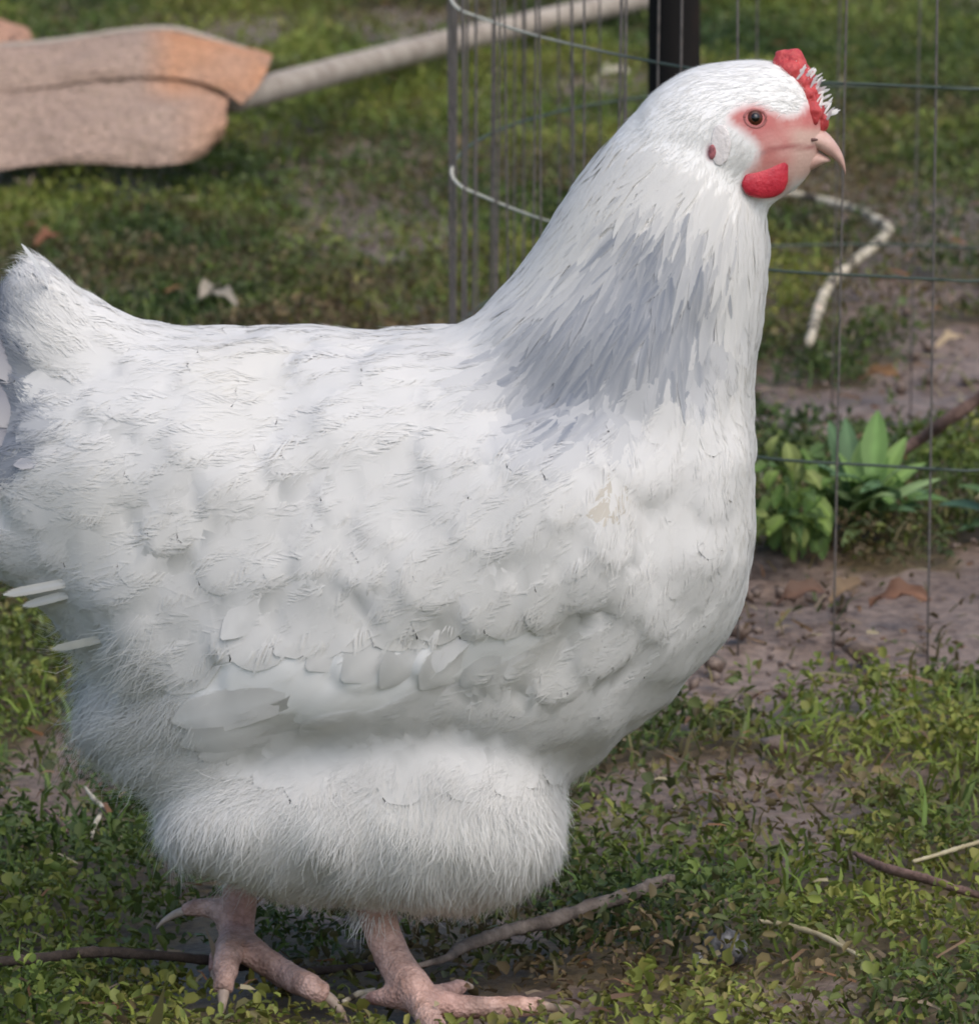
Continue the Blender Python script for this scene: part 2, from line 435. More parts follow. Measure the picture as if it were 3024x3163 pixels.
# grass blades
XY = scatter(300000, (-0.75, 0.75), (2.35, 6.5), lambda p: frustum_in(p), rg)
keep = (rg.random(len(XY)) > bareness(XY)) & (rg.random(len(XY)) < 0.35 + 0.6 * np.clip(0.5 + vnoise(XY, 6, 51), 0, 1))
keep &= ~near_feet(XY, 0.03) | (rg.random(len(XY)) < 0.15)
XY = XY[keep]; n = len(XY); nf = near_feet(XY, 0.07)
ln = rg.lognormal(math.log(0.0135), 0.36, n).clip(.004, .028) * np.where(nf, 0.5, 1); wd = rg.uniform(0.0011, 0.0026, n)
L, S, Nn = rot_frames(rg.uniform(0, 6.283, n), rg.normal(0.65, 0.4, n).clip(0.05, 1.4), rg.normal(0, 0.4, n))
A = np.stack([L * ln[:, None], S * wd[:, None], Nn * ln[:, None] * 1.4], -1)
V, F = instance(BLADE_T, BLADE_F, A, np.column_stack([XY, gh(XY[:, 0], XY[:, 1]) + 0.001]))
add_veg(V, F, np.repeat(veg_colours(XY, n, rg) * np.array([0.95, 1.1, 0.9]), len(BLADE_T), 0))
# dead straw and litter, flat
XY = scatter(60000, (-0.75, 0.75), (2.35, 6.5), lambda p: frustum_in(p), rg)
keep = rg.random(len(XY)) < 0.13 + 0.2 * bareness(XY) * (vnoise(XY, 12, 61) > 0.1)
XY = XY[keep]; n = len(XY)
ln = rg.lognormal(math.log(0.0105), 0.45, n); wd = rg.uniform(0.0007, 0.0026, n)
L, S, Nn = rot_frames(rg.uniform(0, 6.283, n), rg.normal(0.1, 0.3, n), rg.normal(0, 0.6, n))
A = np.stack([L * ln[:, None], S * wd[:, None], Nn * ln[:, None]], -1)
V, F = instance(BLADE_T, BLADE_F, A, np.column_stack([XY, gh(XY[:, 0], XY[:, 1]) + rg.uniform(0.001, 0.016, n) * (bareness(XY) < 0.9)]))
lc = np.array([(0.36, 0.31, 0.19), (0.20, 0.13, 0.075), (0.13, 0.075, 0.045), (0.28, 0.22, 0.15), (0.22, 0.11, 0.05)])[rg.integers(0, 5, n)]
add_veg(V, F, np.repeat(lc, len(BLADE_T), 0))
# coarser cover outside the view
XY = scatter(330000, (-1.7, 1.7), (1.5, 7.6), lambda p: ~frustum_in(p, 240, 240), rg)
keep = rg.random(len(XY)) > bareness(XY); XY = XY[keep][:215000]; n = len(XY)
sz = rg.lognormal(math.log(0.0125), 0.35, n)
L, S, Nn = rot_frames(rg.uniform(0, 6.283, n), rg.normal(0.3, 0.5, n), rg.normal(0, 0.55, n))
A = np.stack([L * sz[:, None], S * (sz * 0.7)[:, None], Nn * sz[:, None]], -1)
V, F = instance(LEAF_TL, LEAF_FL, A, np.column_stack([XY, gh(XY[:, 0], XY[:, 1]) + 0.018 * cushion(XY) * rg.random(n)]))
add_veg(V, F, np.repeat(veg_colours(XY, n, rg), 4, 0))
turf = obj('ground_cover', mesh_np('ground_cover', np.vstack(GV), np.vstack(GF), np.vstack(GC)), M_LEAF)
tag(turf, 'low green weeds, moss and short grass covering the earth', 'ground cover', kind='stuff')

# crumbs of earth on the mud
rg = np.random.default_rng(5)
XY = scatter(60000, (-0.2, 0.9), (2.7, 5.2), lambda p: frustum_in(p), rg)
XY = XY[(bareness(XY) > 0.5) & (vnoise(XY, 18, 71) + 0.5 * vnoise(XY, 50, 72) > 0.12)][:420]; n = len(XY)
ico = np.array([(0, 0, 1), (0.9, 0, 0.25), (0.28, 0.85, 0.3), (-0.73, 0.5, 0.2), (-0.7, -0.55, 0.3), (0.3, -0.86, 0.2), (0, 0, -0.6)])
icf = np.array([(0, 1, 2), (0, 2, 3), (0, 3, 4), (0, 4, 5), (0, 5, 1), (6, 2, 1), (6, 3, 2), (6, 4, 3), (6, 5, 4), (6, 1, 5)])
sz = rg.lognormal(math.log(0.0026), 0.5, n)
L, S, Nn = rot_frames(rg.uniform(0, 6.283, n), rg.normal(0, 0.4, n), rg.normal(0, 0.4, n))
A = np.stack([L * sz[:, None] * 1.3, S * sz[:, None], Nn * sz[:, None] * 0.8], -1)
V, F = instance(ico, icf, A, np.column_stack([XY, gh(XY[:, 0], XY[:, 1]) + sz * 0.3]))
cl = obj('soil_crumbs', mesh_np('soil_crumbs', V, F, np.full((len(V), 3), 0.85)), M_SOIL)
tag(cl, 'loose crumbs of brown earth on the bare mud', 'soil', kind='stuff')

# ================================================================== WIRE CAGE
g0 = on_ground(1395, 1590)
# plan outline: the photographed rings lifted back to their heights, closed round the far side
near_pts = []
for (px, py) in [(1395, 530), (1420, 575), (1480, 605), (1680, 690), (2000, 785), (2350, 850), (2700, 868), (3024, 880)]:
    near_pts.append(on_z(px, py, 0.2)[:2])
cx = near_pts[-1][0] - 0.005; yn = near_pts[-1][1]; yl = near_pts[0][1]; xl = near_pts[0][0]
rx = cx - xl
plan = [np.array([cx, yn])] + near_pts[::-1][1:]
cy = yl
for a in np.linspace(180, 0, 15)[1:]:
    plan.append(np.array([cx + rx * math.cos(R(a)), cy + 0.33 * math.sin(R(a))]))
for p in near_pts[1:-1]: plan.append(np.array([2 * cx - p[0], p[1]]))
plan = np.array(plan)
pc = catmull(np.column_stack([np.vstack([plan, plan[:1]]), np.zeros(len(plan) + 1)]), 6)[:, :2]
cl_len = np.concatenate([[0], np.cumsum(np.linalg.norm(np.diff(pc, axis=0), axis=1))])
def plan_at(s): s = s % cl_len[-1]; return np.array([np.interp(s, cl_len, pc[:, 0]), np.interp(s, cl_len, pc[:, 1])])
cage = empty('wire_cage', (cx, cy, 0.0))
tag(cage, 'round cage of thin welded wire mesh standing on the ground behind the hen', 'wire cage')
# coated ring wire: dark green, pale sky reflection on the left painted into the colour
m, nt, out = new_mat('ring_wire_coat')
b = N(nt, 'ShaderNodeBsdfPrincipled'); b.inputs['Roughness'].default_value = 0.5
at = N(nt, 'ShaderNodeAttribute', attribute_name='col')
nt.links.new(at.outputs['Color'], b.inputs['Base Color']); nt.links.new(b.outputs[0], out.inputs[0]); M_RING = m
nring = 7
for k in range(nring):
    h = 0.1 * k + (0.002 if k else -0.012)
    pts = np.array([plan_at(s) for s in np.linspace(0, cl_len[-1], 121)[:-1]])
    P = np.column_stack([pts, np.full(len(pts), h) + 0.0015 * np.sin(np.linspace(0, 19, len(pts)))])
    P = np.vstack([P, P[:2]])
    V, q, t = tube(P, 0.00085, n=6, seg=1)
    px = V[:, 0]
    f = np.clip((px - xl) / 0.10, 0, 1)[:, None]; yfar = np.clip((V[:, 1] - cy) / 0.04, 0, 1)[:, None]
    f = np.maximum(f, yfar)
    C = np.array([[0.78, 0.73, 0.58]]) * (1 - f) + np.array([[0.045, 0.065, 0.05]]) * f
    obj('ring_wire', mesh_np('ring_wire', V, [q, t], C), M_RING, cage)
nv = int(cl_len[-1] / 0.05); vm = None
s_left = cl_len[np.argmin(pc[:, 0])]
spots = [(k + 0.35) * cl_len[-1] / nv for k in range(nv)] + [s_left + d for d in (-.085, -.062, -.045, -.033, -.012, .013, .03, .052, .078, .1, .135, .165, .19, .235, .27, .31, -.12, -.15, -.19, -.23, -.27, -.31)]   # the ends of the mesh overlap here
for s in spots:
    p = plan_at(s)
    if vm is None: vm = tube_mesh('vertical_wire', [(0, 0, -0.03), (0.0007, 0.0005, 0.3), (0, 0, 0.604)], 0.00062, n=6, seg=4)
    o = obj('vertical_wire', vm, None, cage)
    if not vm.materials: vm.materials.append(M_WIRE)
    o.location = Vector((p[0] - cx + random.uniform(-.003, .003), p[1] - cy, 0)); o.matrix_parent_inverse.identity()
    o.rotation_euler = (random.uniform(-.012, .012), random.uniform(-.012, .012), random.uniform(0, 6))

# dark post inside the cage
pb = on_y(2082, 400, cy + 0.12)
V, q, t = tube([(pb[0] + 0.004, pb[1], -0.05), (pb[0], pb[1], 0.2), (pb[0] - 0.001, pb[1], 0.6), (pb[0] - 0.002, pb[1], 1.05)], [0.0155, 0.0152, 0.0148, 0.0145], n=20, seg=8, wob=0.02)
post = obj('dark_post', mesh_np('dark_post', V, [q, t]), M_POST)
tag(post, 'dark round post rising inside the wire cage behind the head of the hen', 'post')

# ================================================================== LONG-HANDLED NET
sh = on_ground(700, 420)
shovel = empty('long_handled_net', tuple(sh))
tag(shovel, 'wide pinkish-tan net head on a long grey-beige pole lying on the grass', 'net')
YS = on_z(500, 503, 0.03)[1]     # near lower edge of the blade rests here
hp = [on_y(715, 302, YS + 0.125), on_y(790, 283, YS + 0.13), on_z(1350, 137, 0.035), on_z(1788, 38, 0.028), on_z(2150, -35, 0.022), on_z(2700, -130, 0.02)]
obj('handle', tube_mesh('handle', hp, [0.0118, 0.0108, 0.0104, 0.0104], n=16, seg=10, wob=0.02), M_WOODGREY, shovel)
def sheet(rows, thick, name, parent, colf=None, sub=8):
    """rows: list of polylines (same count) of 3-D points; thickened sheet"""
    G = np.array([catmull(r, sub) for r in rows]); G = np.array([catmull(G[:, k], sub) for k in range(G.shape[1])])
    a_, b_ = G.shape[:2]
    du = np.gradient(G, axis=0); dv = np.gradient(G, axis=1); nn = np.cross(du, dv); nn /= np.linalg.norm(nn, axis=2, keepdims=True) + 1e-12
    bumpy = vnoise(G.reshape(-1, 3) * np.array([.5, 1, 1.6]), 70, 81).reshape(a_, b_, 1) * 0.0022 + vnoise(G.reshape(-1, 3) * np.array([.6, 1, 1.4]), 24, 82).reshape(a_, b_, 1) * 0.0045
    T = G + nn * bumpy; B = G + nn * bumpy - nn * thick
    V = np.vstack([T.reshape(-1, 3), B.reshape(-1, 3)]); o = a_ * b_
    F = []
    for i in range(a_ - 1):
        for j in range(b_ - 1):
            k = i * b_ + j
            F.append((k, k + b_, k + b_ + 1, k + 1)); F.append((o + k, o + k + 1, o + k + b_ + 1, o + k + b_))
    edge = [i * b_ for i in range(a_)] + [(a_ - 1) * b_ + j for j in range(1, b_)] + [i * b_ + b_ - 1 for i in range(a_ - 2, -1, -1)] + [j for j in range(b_ - 2, 0, -1)]
    for k in range(len(edge)):
        p, q = edge[k], edge[(k + 1) % len(edge)]; F.append((p, q, o + q, o + p))
    C = np.ones((len(V), 3)) if colf is None else colf(V)
    return obj(name, mesh_np(name, V, np.array(F), C), M_RUST, parent)
def rust_tint(V):
    q = proj(V); f = np.clip((q[:, 0] - 430) / 110, 0, 1) * np.clip((330 - q[:, 1]) / 60, 0, 1)
    f = f * (0.8 + 0.3 * vnoise(V, 40, 83)); f2 = np.clip((q[:, 0] - 520) / 180, 0, 1) * 0.6
    f = np.clip(np.maximum(f, f2), 0, 1)[:, None]
    return np.array([[0.98, 0.98, 1.0]]) * (1 - f) + np.array([[1.30, 0.92, 0.68]]) * f
def S(px, py, dy): return on_y(px, py, YS + dy)
# socket: a folded half tube between the upper lip and the middle ridge
xs = [(-300, 178, 300), (-100, 158, 288), (0, 148, 280), (150, 135, 268), (300, 112, 247), (450, 94, 234), (560, 98, 240), (680, 135, 266), (770, 165, 295), (838, 190, 322)]
rows = []
for (x, yt, ym) in xs:
    k = max(0, (x - 650) / 190.0)
    xr = x - 95 * k                     # slanting mouth of the socket
    rows.append([S(x, yt - 6, 0.155), S(x - 4, yt, 0.13), S(x - 20 * k, yt + (ym - yt) * 0.33, 0.10), S(x - 55 * k, yt + (ym - yt) * 0.72, 0.085), S(xr, ym, 0.08)])
sheet(rows, 0.0015, 'net_panel', shovel, rust_tint)
# rolled rim along the top of the socket
rim = [S(x, yt - 4, 0.15) for (x, yt, ym) in xs]
V, q, t = tube(rim, 0.0030, n=8, seg=4, wob=0.08)
obj('rim', mesh_np('rim', V, [q, t]), M_WOODGREY, shovel)
# near half of the blade
xb = [(-300, 292, 545), (-100, 290, 535), (0, 287, 526), (100, 283, 512), (200, 276, 505), (300, 262, 506), (420, 252, 510), (520, 256, 508), (600, 272, 488), (660, 292, 450), (700, 318, 392)]
rows = []
for (x, ya, yb) in xb:
    s_ = max(0, (x - 560) / 140.0)
    rows.append([S(x, ya - 26, 0.09), S(x, ya + (yb - ya) * 0.10, 0.070), S(x, ya + (yb - ya) * 0.5, 0.03 + 0.01 * s_), S(x, ya + (yb - ya) * 0.85, 0.008 + 0.03 * s_), S(x - 4, yb, 0.004 + 0.05 * s_)])
sheet(rows, 0.004, 'net_panel', shovel, rust_tint)
# far half of the blade, showing at the left edge
rows = []
for (x, ya) in [(-300, 30), (-150, 35), (-60, 44), (20, 55), (70, 85), (92, 125)]:
    rows.append([S(x, ya, 0.30), S(x - 2, ya + 30, 0.27), S(x - 6, ya + 70 if ya < 80 else ya + 25, 0.22), S(x - 8, 155 if ya < 120 else 158, 0.165)])
sheet(rows, 0.004, 'net_panel', shovel, lambda V: np.tile([[1.15, 0.92, 0.82]], (len(V), 1)))

# ================================================================== STICKS, STONES, PLANTS
def stick(name, pix, rad, mat, label, cat, group=None, lift=None, wob=0.12, seed=0, knots=()):
    lf = lift if lift is not None else max(rad) * 0.9
    P = [on_ground(px, py, lf if np.isscalar(lf) else lf[i]) for i, (px, py) in enumerate(pix)]
    V, q, t = tube(P, rad, n=9, seg=9, wob=wob, seed=seed)
    o = obj(name, mesh_np(name, V, [q, t]), mat)
    tag(o, label, cat, group); return o
stick('twig', [(-160, 2985), (0, 2972), (140, 2960), (270, 2942), (430, 2948), (600, 2962), (760, 2985), (900, 3000), (1040, 2996), (1170, 2985)], [0.0022, 0.0023, 0.0026, 0.0022, 0.0023, 0.0019, 0.0017], M_TWIGDARK,
      'long thin dark twig on the grass passing behind the feet of the hen', 'twig', 'twigs lying on the grass', lift=[.026, .025, .024, .023, .018, .011, .006, .005, .005, .005], seed=1)
stick('twig', [(1290, 2985), (1380, 2960), (1420, 2930), (1500, 2900), (1600, 2868), (1700, 2845), (1830, 2800), (1960, 2760), (2040, 2722), (2085, 2718)], [0.0012, 0.0020, 0.0032, 0.0030, 0.0034, 0.0033, 0.0029, 0.0022], M_TWIG,
      'thick grey-brown twig sloping up to the right in front of the thigh feathers', 'twig', 'twigs lying on the grass', lift=0.021, seed=2)
stick('twig', [(2640, 2636), (2700, 2668), (2760, 2690), (2860, 2716), (2960, 2748), (3060, 2775)], [0.0011, 0.0021, 0.0023, 0.0020, 0.0016], M_TWIGRED,
      'reddish twig on the turf at the lower right edge', 'twig', 'twigs lying on the grass', lift=0.012, seed=3)
stick('twig', [(2775, 1400), (2850, 1352), (2930, 1295), (3040, 1222), (3150, 1150)], [0.0032, 0.0036, 0.0038, 0.0040], M_TWIGRED,
      'brown stick leaning up behind the broad-leaved weed', 'stick', lift=[0.02, 0.03, 0.045, 0.06, 0.08], seed=4)
stick('dry_stem', [(2300, 590), (2450, 598), (2540, 618), (2640, 645), (2710, 680), (2742, 708), (2725, 738), (2680, 775), (2610, 830), (2555, 890), (2530, 950), (2512, 1010), (2500, 1060)],
      [0.0022, 0.0030, 0.0032, 0.0037, 0.0038, 0.0037, 0.0034, 0.0038, 0.0036, 0.003], M_PALE, 'pale banded dry stem bent into a hook on the turf behind the beak', 'stem', lift=0.021, seed=5, wob=0.16)
stick('dry_stem', [(2528, 1078), (2570, 1100), (2630, 1115)], [0.001, 0.0018, 0.001], M_PALE, 'short pale dry stem on the mud below the hooked stem', 'stem', lift=0.006, seed=6)
stick('dry_stem', [(2820, 2662), (2900, 2640), (2990, 2612), (3070, 2590)], [0.0008, 0.0011, 0.001], M_STRAW, 'thin straw-coloured stem above the reddish twig', 'stem', lift=0.014, seed=7)
stick('dry_stem', [(2340, 2846), (2420, 2858), (2520, 2885), (2590, 2920), (2660, 2958)], [0.0009, 0.0014, 0.0012, 0.0008], M_STRAW, 'curved straw-coloured stem on the turf above the grey stone', 'stem', lift=0.016, seed=8)
stick('dry_stem', [(262, 2432), (290, 2470), (318, 2500), (292, 2550), (280, 2600)], [0.0006, 0.0013, 0.0012, 0.0013, 0.0007], M_PALE, 'small bent pale stem in the grass at the lower left', 'stem', lift=0.014, seed=9)
stick('dry_stem', [(140, 2500), (180, 2535), (208, 2572)], [0.0008, 0.0014, 0.0008], M_TWIGRED, 'short reddish stem fragment in the grass at the lower left', 'stem', lift=0.014, seed=10)
stick('dry_stem', [(2205, 728), (2300, 745), (2370, 760), (2500, 775)], [0.0009, 0.0012, 0.001, 0.0006], M_TWIG, 'thin grey stem lying on the turf beside the neck', 'stem', lift=0.010, seed=11)
stick('dry_stem', [(1062, 3095), (1110, 3072), (1158, 3060)], [0.0011, 0.0016, 0.0012], M_PALE, 'short pale stem on the ground behind the near foot', 'stem', lift=0.005, seed=12)

# stone with a hollow, half sunk
def stone(px, py, r, label, seed):
    c = on_ground(px, py, r[2] * 0.4)
    V, q, t = ellipsoid((0, 0, 0), r, 18, 12)
    nrm = V / (np.linalg.norm(V, axis=1, keepdims=True) + 1e-9)
    V = V + nrm * (vnoise(V, 130, seed)[:, None] * 0.0022 + vnoise(V, 330, seed + 1)[:, None] * 0.0008)
    o = obj('stone', mesh_np('stone', V, [q, t]), M_STONE); o.location = c
    tag(o, label, 'stone', 'stones in the turf'); return o
stone(2240, 2925, (0.0105, 0.009, 0.0085), 'lumpy grey stone half sunk in the turf at the lower right', 91)
stone(2155, 2965, (0.004, 0.004, 0.0035), 'small pale pebble just left of the lumpy grey stone', 95)
stone(2150, 2542, (0.0035, 0.003, 0.003), 'tiny pale pebble in the turf to the right of the thigh', 97)

def leaf_blade(name, base, tip, width, sag, col, parent, fold=0.22, wav=0.0, seed=0, up=(0, -0.35, 1.0), n=9):
    base = np.array(base); tip = np.array(tip); L = tip - base; ln = np.linalg.norm(L); L = L / ln
    s = np.cross(L, np.array(up)); s /= np.linalg.norm(s) + 1e-9; w = np.cross(s, L)
    rg = np.random.default_rng(seed); ph = rg.uniform(0, 6)
    V = []
    for i in range(n):
        u = i / (n - 1)
        prof = (math.sin(math.pi * min(1, u * 0.93 + 0.06)) ** 0.8) * (0.55 + 0.45 * min(1, u / 0.45))
        hw = 0.5 * width * max(0.02, prof) if i < n - 1 else 0.0005
        c = base + L * (u * ln) + w * (sag * 4 * u * (1 - u))
        for v in (-1, -0.5, 0, 0.5, 1):
            V.append(c + s * (v * hw) + w * (abs(v) * hw * fold + wav * width * math.sin(u * 14 + ph + v * 1.5) * abs(v)))
    V = np.array(V); F = []
    for i in range(n - 1):
        for j in range(4):
            k = i * 5 + j; F.append((k, k + 1, k + 6, k + 5))
    C = np.tile(np.array(col)[None], (len(V), 1)) * rg.uniform(0.92, 1.08, (len(V), 1))
    C[2::5] *= 1.35
    return obj(name, mesh_np(name, V, np.array(F), C), M_LEAF, parent)
# broad-leaved weed rosette
pc0 = on_ground(2640, 1640); YP = pc0[1]
weed = empty('broad_leaved_weed', tuple(pc0)); tag(weed, 'broad-leaved green weed with upright oval leaves in front of the brown stick', 'weed', 'weeds growing on the bare patch')
g1, g2, g3, g4 = (0.135, 0.235, 0.068), (0.185, 0.29, 0.085), (0.10, 0.175, 0.08), (0.27, 0.37, 0.16)
def lf(b, t, w, sag, c, sd, db=0.0, dt=0.0, parent=weed, **k): leaf_blade('leaf', on_y(b[0], b[1], YP + db), on_y(t[0], t[1], YP + dt), w, sag, c, parent, seed=sd, **k)
lf((2690, 1520), (2712, 1268), 0.0155, 0.004, g1, 1, 0, 0.035)
lf((2640, 1560), (2610, 1290), 0.0125, 0.004, g3, 2, 0.01, 0.05)
lf((2630, 1560), (2560, 1300), 0.012, 0.005, g3, 3, 0.02, 0.06)
lf((2690, 1560), (2800, 1350), 0.0125, 0.003, g2, 4, 0, 0.03)
lf((2670, 1600), (2860, 1430), 0.013, 0.006, g2, 5, 0, 0.02)
lf((2690, 1610), (2905, 1480), 0.012, 0.004, g4, 6, 0, -0.01)
lf((2640, 1600), (2590, 1400), 0.013, 0.003, g2, 7, 0, -0.01)
lf((2620, 1590), (2520, 1430), 0.012, 0.004, g1, 8, 0, -0.01)
lf((2600, 1640), (2765, 1530), 0.0115, 0.007, g4, 9, -0.01, -0.05)
lf((2660, 1640), (2830, 1580), 0.011, 0.006, g3, 10, 0, -0.04)
lf((2660, 1620), (2620, 1460), 0.014, 0.002, g1, 11, -0.005, -0.02)
lf((2680, 1590), (2745, 1410), 0.013, 0.004, g1, 12, 0.005, 0.01)
lf((2620, 1650), (2470, 1480), 0.011, 0.005, g2, 13, 0, -0.03)
lf((2700, 1630), (2600, 1690), 0.010, 0.006, g4, 14, 0, -0.04)
lf((2650, 1570), (2660, 1360), 0.012, 0.004, g2, 15, 0.01, 0.03)
lf((2720, 1600), (2890, 1540), 0.012, 0.006, g1, 16, 0, 0.0)
rgw = np.random.default_rng(8)
for k in range(34):
    bx_, by_ = rgw.uniform(2540, 2800), rgw.uniform(1570, 1660); an = rgw.uniform(-1.35, 1.35); ln_ = rgw.uniform(110, 240)
    lf((bx_, by_), (bx_ + math.sin(an) * ln_ * 1.15, by_ - 25 - math.cos(an) * ln_ * 0.75), rgw.uniform(.009, .014), rgw.uniform(.004, .010), [g1, g2, g3, g4][rgw.integers(0, 4)], 200 + k, rgw.uniform(-.01, .02), rgw.uniform(-.05, .05), fold=.3, wav=.05)
# small curly weed at its left, beside the breast
pc1 = on_ground(2420, 1700)
curly = empty('curly_weed', tuple(pc1)); tag(curly, 'bushy yellow-green weed with small curled leaves against the breast of the hen', 'weed', 'weeds growing on the bare patch')
rg = np.random.default_rng(77)
for k in range(110):
    a, e = rg.uniform(0, 6.28), rg.uniform(0.15, 1.35)
    rr = rg.uniform(0.3, 1.0)
    c = on_y(rg.uniform(2325, 2560), 1700 - 330 * max(0.0, 1 - abs(rg.normal(0, 0.5))) * rg.uniform(0.1, 1), pc1[1] + rg.uniform(-0.03, 0.05))
    d = np.array([math.cos(a) * math.cos(e), math.sin(a) * math.cos(e), math.sin(e)]) * rg.uniform(0.010, 0.019)
    col = np.array([(0.10, 0.17, 0.04), (0.15, 0.22, 0.05), (0.07, 0.12, 0.035), (0.19, 0.23, 0.07)][rg.integers(0, 4)])
    leaf_blade('leaf', c - d * 0.4, c + d * 0.6, rg.uniform(0.007, 0.012), rg.uniform(-0.002, 0.004), col, curly, fold=0.5, wav=0.12, seed=100 + k, n=6)
for k in range(7):
    t = on_y(rg.uniform(2360, 2500), rg.uniform(1400, 1560), pc1[1] + rg.uniform(-0.02, 0.03))
    obj('stem', tube_mesh('stem', [tuple(np.array(pc1) + rg.uniform(-0.006, 0.006, 3)), tuple((np.array(pc1) + t) / 2 + rg.uniform(-.004, .004, 3)), tuple(t)], 0.0008, n=5, seg=3), pbr('green_stem', [(0.3, (0.09, 0.13, 0.04)), (0.7, (0.14, 0.17, 0.06))], 50), curly) if k == 0 else \
        obj('stem', tube_mesh('stem', [tuple(np.array(pc1) + rg.uniform(-0.006, 0.006, 3)), tuple((np.array(pc1) + t) / 2 + rg.uniform(-.004, .004, 3)), tuple(t)], 0.0008, n=5, seg=3), bpy.data.materials['green_stem'], curly)
# dark leaves at the right edge
pc2 = on_ground(3080, 1640)
edge = empty('dark_leaved_weed', tuple(pc2)); tag(edge, 'weed with long dark blue-green leaves cut by the right edge', 'weed', 'weeds growing on the bare patch')
YP = pc2[1]
for k, (b_, t_, w_, c_) in enumerate([((3100, 1620), (2900, 1560), 0.011, (0.05, 0.105, 0.065)), ((3120, 1600), (2960, 1500), 0.011, (0.08, 0.14, 0.05)), ((3110, 1640), (2960, 1640), 0.010, (0.06, 0.11, 0.05)),
                                      ((3110, 1620), (3060, 1450), 0.012, (0.07, 0.12, 0.05)), ((3120, 1620), (3260, 1500), 0.012, (0.06, 0.11, 0.05)), ((3120, 1640), (3290, 1620), 0.012, (0.06, 0.11, 0.05))]):
    lf(b_, t_, w_, 0.005, c_, 30 + k, 0, -0.015, parent=edge)

# fallen leaves
def fallen(px, py, ln, wd, az, col, label, seed):
    c = on_ground(px, py, 0.012)
    d = np.array([math.cos(az), math.sin(az), 0.15]) * ln
    o = leaf_blade('fallen_leaf', c - d / 2, c + d / 2, wd, 0.004, col, None, fold=0.55, wav=0.15, seed=seed)
    tag(o, label, 'leaf', 'dead leaves on the ground'); return o
fallen(1890, 232, 0.032, 0.014, 0.25, (0.42, 0.38, 0.30), 'pale curled dead leaf on the turf seen through the cage beside the dark post', 1)
fallen(148, 745, 0.022, 0.014, 0.6, (0.20, 0.085, 0.045), 'rust-brown dead leaf in the turf above the tail of the hen', 2)
fallen(645, 905, 0.030, 0.012, 1.2, (0.36, 0.31, 0.24), 'pale frilled dead leaf in the turf above the back of the hen', 3)
fallen(690, 925, 0.026, 0.012, 2.4, (0.33, 0.29, 0.23), 'greyish dead leaf below the pale frilled one above the back of the hen', 4)
fallen(2480, 1850, 0.030, 0.016, 0.3, (0.13, 0.075, 0.05), 'crumpled brown dead leaf on the mud below the curly weed', 5)
fallen(2780, 1860, 0.034, 0.018, -0.3, (0.19, 0.10, 0.062), 'orange-brown dead leaf on the mud below the broad-leaved weed', 6)
fallen(2620, 1835, 0.030, 0.014, 0.8, (0.19, 0.13, 0.075), 'tan dead leaf between the two brown leaves on the mud', 7)
fallen(2935, 1060, 0.024, 0.010, 0.6, (0.42, 0.32, 0.20), 'straw-yellow dead leaf on the mud at the right edge', 8)
fallen(2720, 1170, 0.030, 0.014, -0.5, (0.20, 0.11, 0.05), 'ochre dead leaf on the mud above the broad-leaved weed', 9)

# ================================================================== HEN
YH = 2.69
hen = empty('hen', (float(on_y(1200, 2900, YH)[0]), YH, 0.0))
tag(hen, 'white hen with a grey-streaked neck and small red comb walking to the right', 'hen')
def vsec(px, top, bot, w, Y=YH):
    c = on_y(px, (top + bot) / 2, Y)
    d = ray(px, (top + bot) / 2); al = math.atan2(-d[2], d[1])
    sc = np.dot(c - CAM, CF) / FPX
    E = (bot - top) / 2 * sc
    h = math.sqrt(max(E * E - (w * math.sin(al)) ** 2, (0.35 * E) ** 2)) / math.cos(al)
    return (c, np.array([0, w, 0]), np.array([0, 0, h]))
def psec(L, Rr, w, Y=YH):
    a, b = on_y(L[0], L[1], Y), on_y(Rr[0], Rr[1], Y)
    return ((a + b) / 2, np.array([0, w, 0]), (b - a) / 2)
def dense(secs, n=5):
    c = catmull([s[0] for s in secs], n); u = catmull([s[1] for s in secs], n); v = catmull([s[2] for s in secs], n)
    return list(zip(c, u, v))
parts = []
INS = 14      # the skin lies this many photo pixels inside the plumage outline
torso = [(-220, 1470, 1600, .010), (-130, 1400, 1690, .022), (-40, 1330, 1750, .034), (50, 1240, 1800, .043), (150, 1140, 1850, .051), (300, 1070, 2010, .064), (500, 1050, 2290, .076), (750, 1040, 2400, .083), (1000, 1030, 2440, .086), (1300, 1025, 2440, .087),
         (1600, 990, 2420, .085), (1800, 990, 2370, .082), (1950, 1000, 2255, .078), (2090, 1010, 2150, .071), (2200, 1040, 2020, .060), (2270, 1110, 1920, .047), (2305, 1220, 1830, .034), (2320, 1400, 1700, .018)]
parts.append(loft(dense([vsec(*s) for s in torso]), 40, 2.15))
neck = [((1330, 1150), (2300, 1700), .066), ((1400, 1040), (2310, 1420), .066), ((1490, 950), (2318, 1180), .062), ((1590, 850), (2330, 1010), .056), ((1675, 735), (2362, 880), .050), ((1752, 610), (2376, 780), .044), ((1840, 490), (2378, 705), .038), ((1925, 385), (2360, 650), .033), ((2010, 300), (2340, 610), .029)]
parts.append(loft(dense([psec(*s) for s in neck]), 36))
head = [(1930, 420, 560, .016), (1985, 318, 610, .023), (2060, 250, 645, .0265), (2150, 205, 655, .0285), (2250, 188, 655, .0285), (2340, 184, 640, .0262), (2410, 196, 622, .0215), (2460, 225, 590, .0158), (2495, 265, 555, .0110), (2520, 305, 500, .0070), (2535, 345, 440, .004)]
parts.append(loft(dense([vsec(*s) for s in head]), 32))
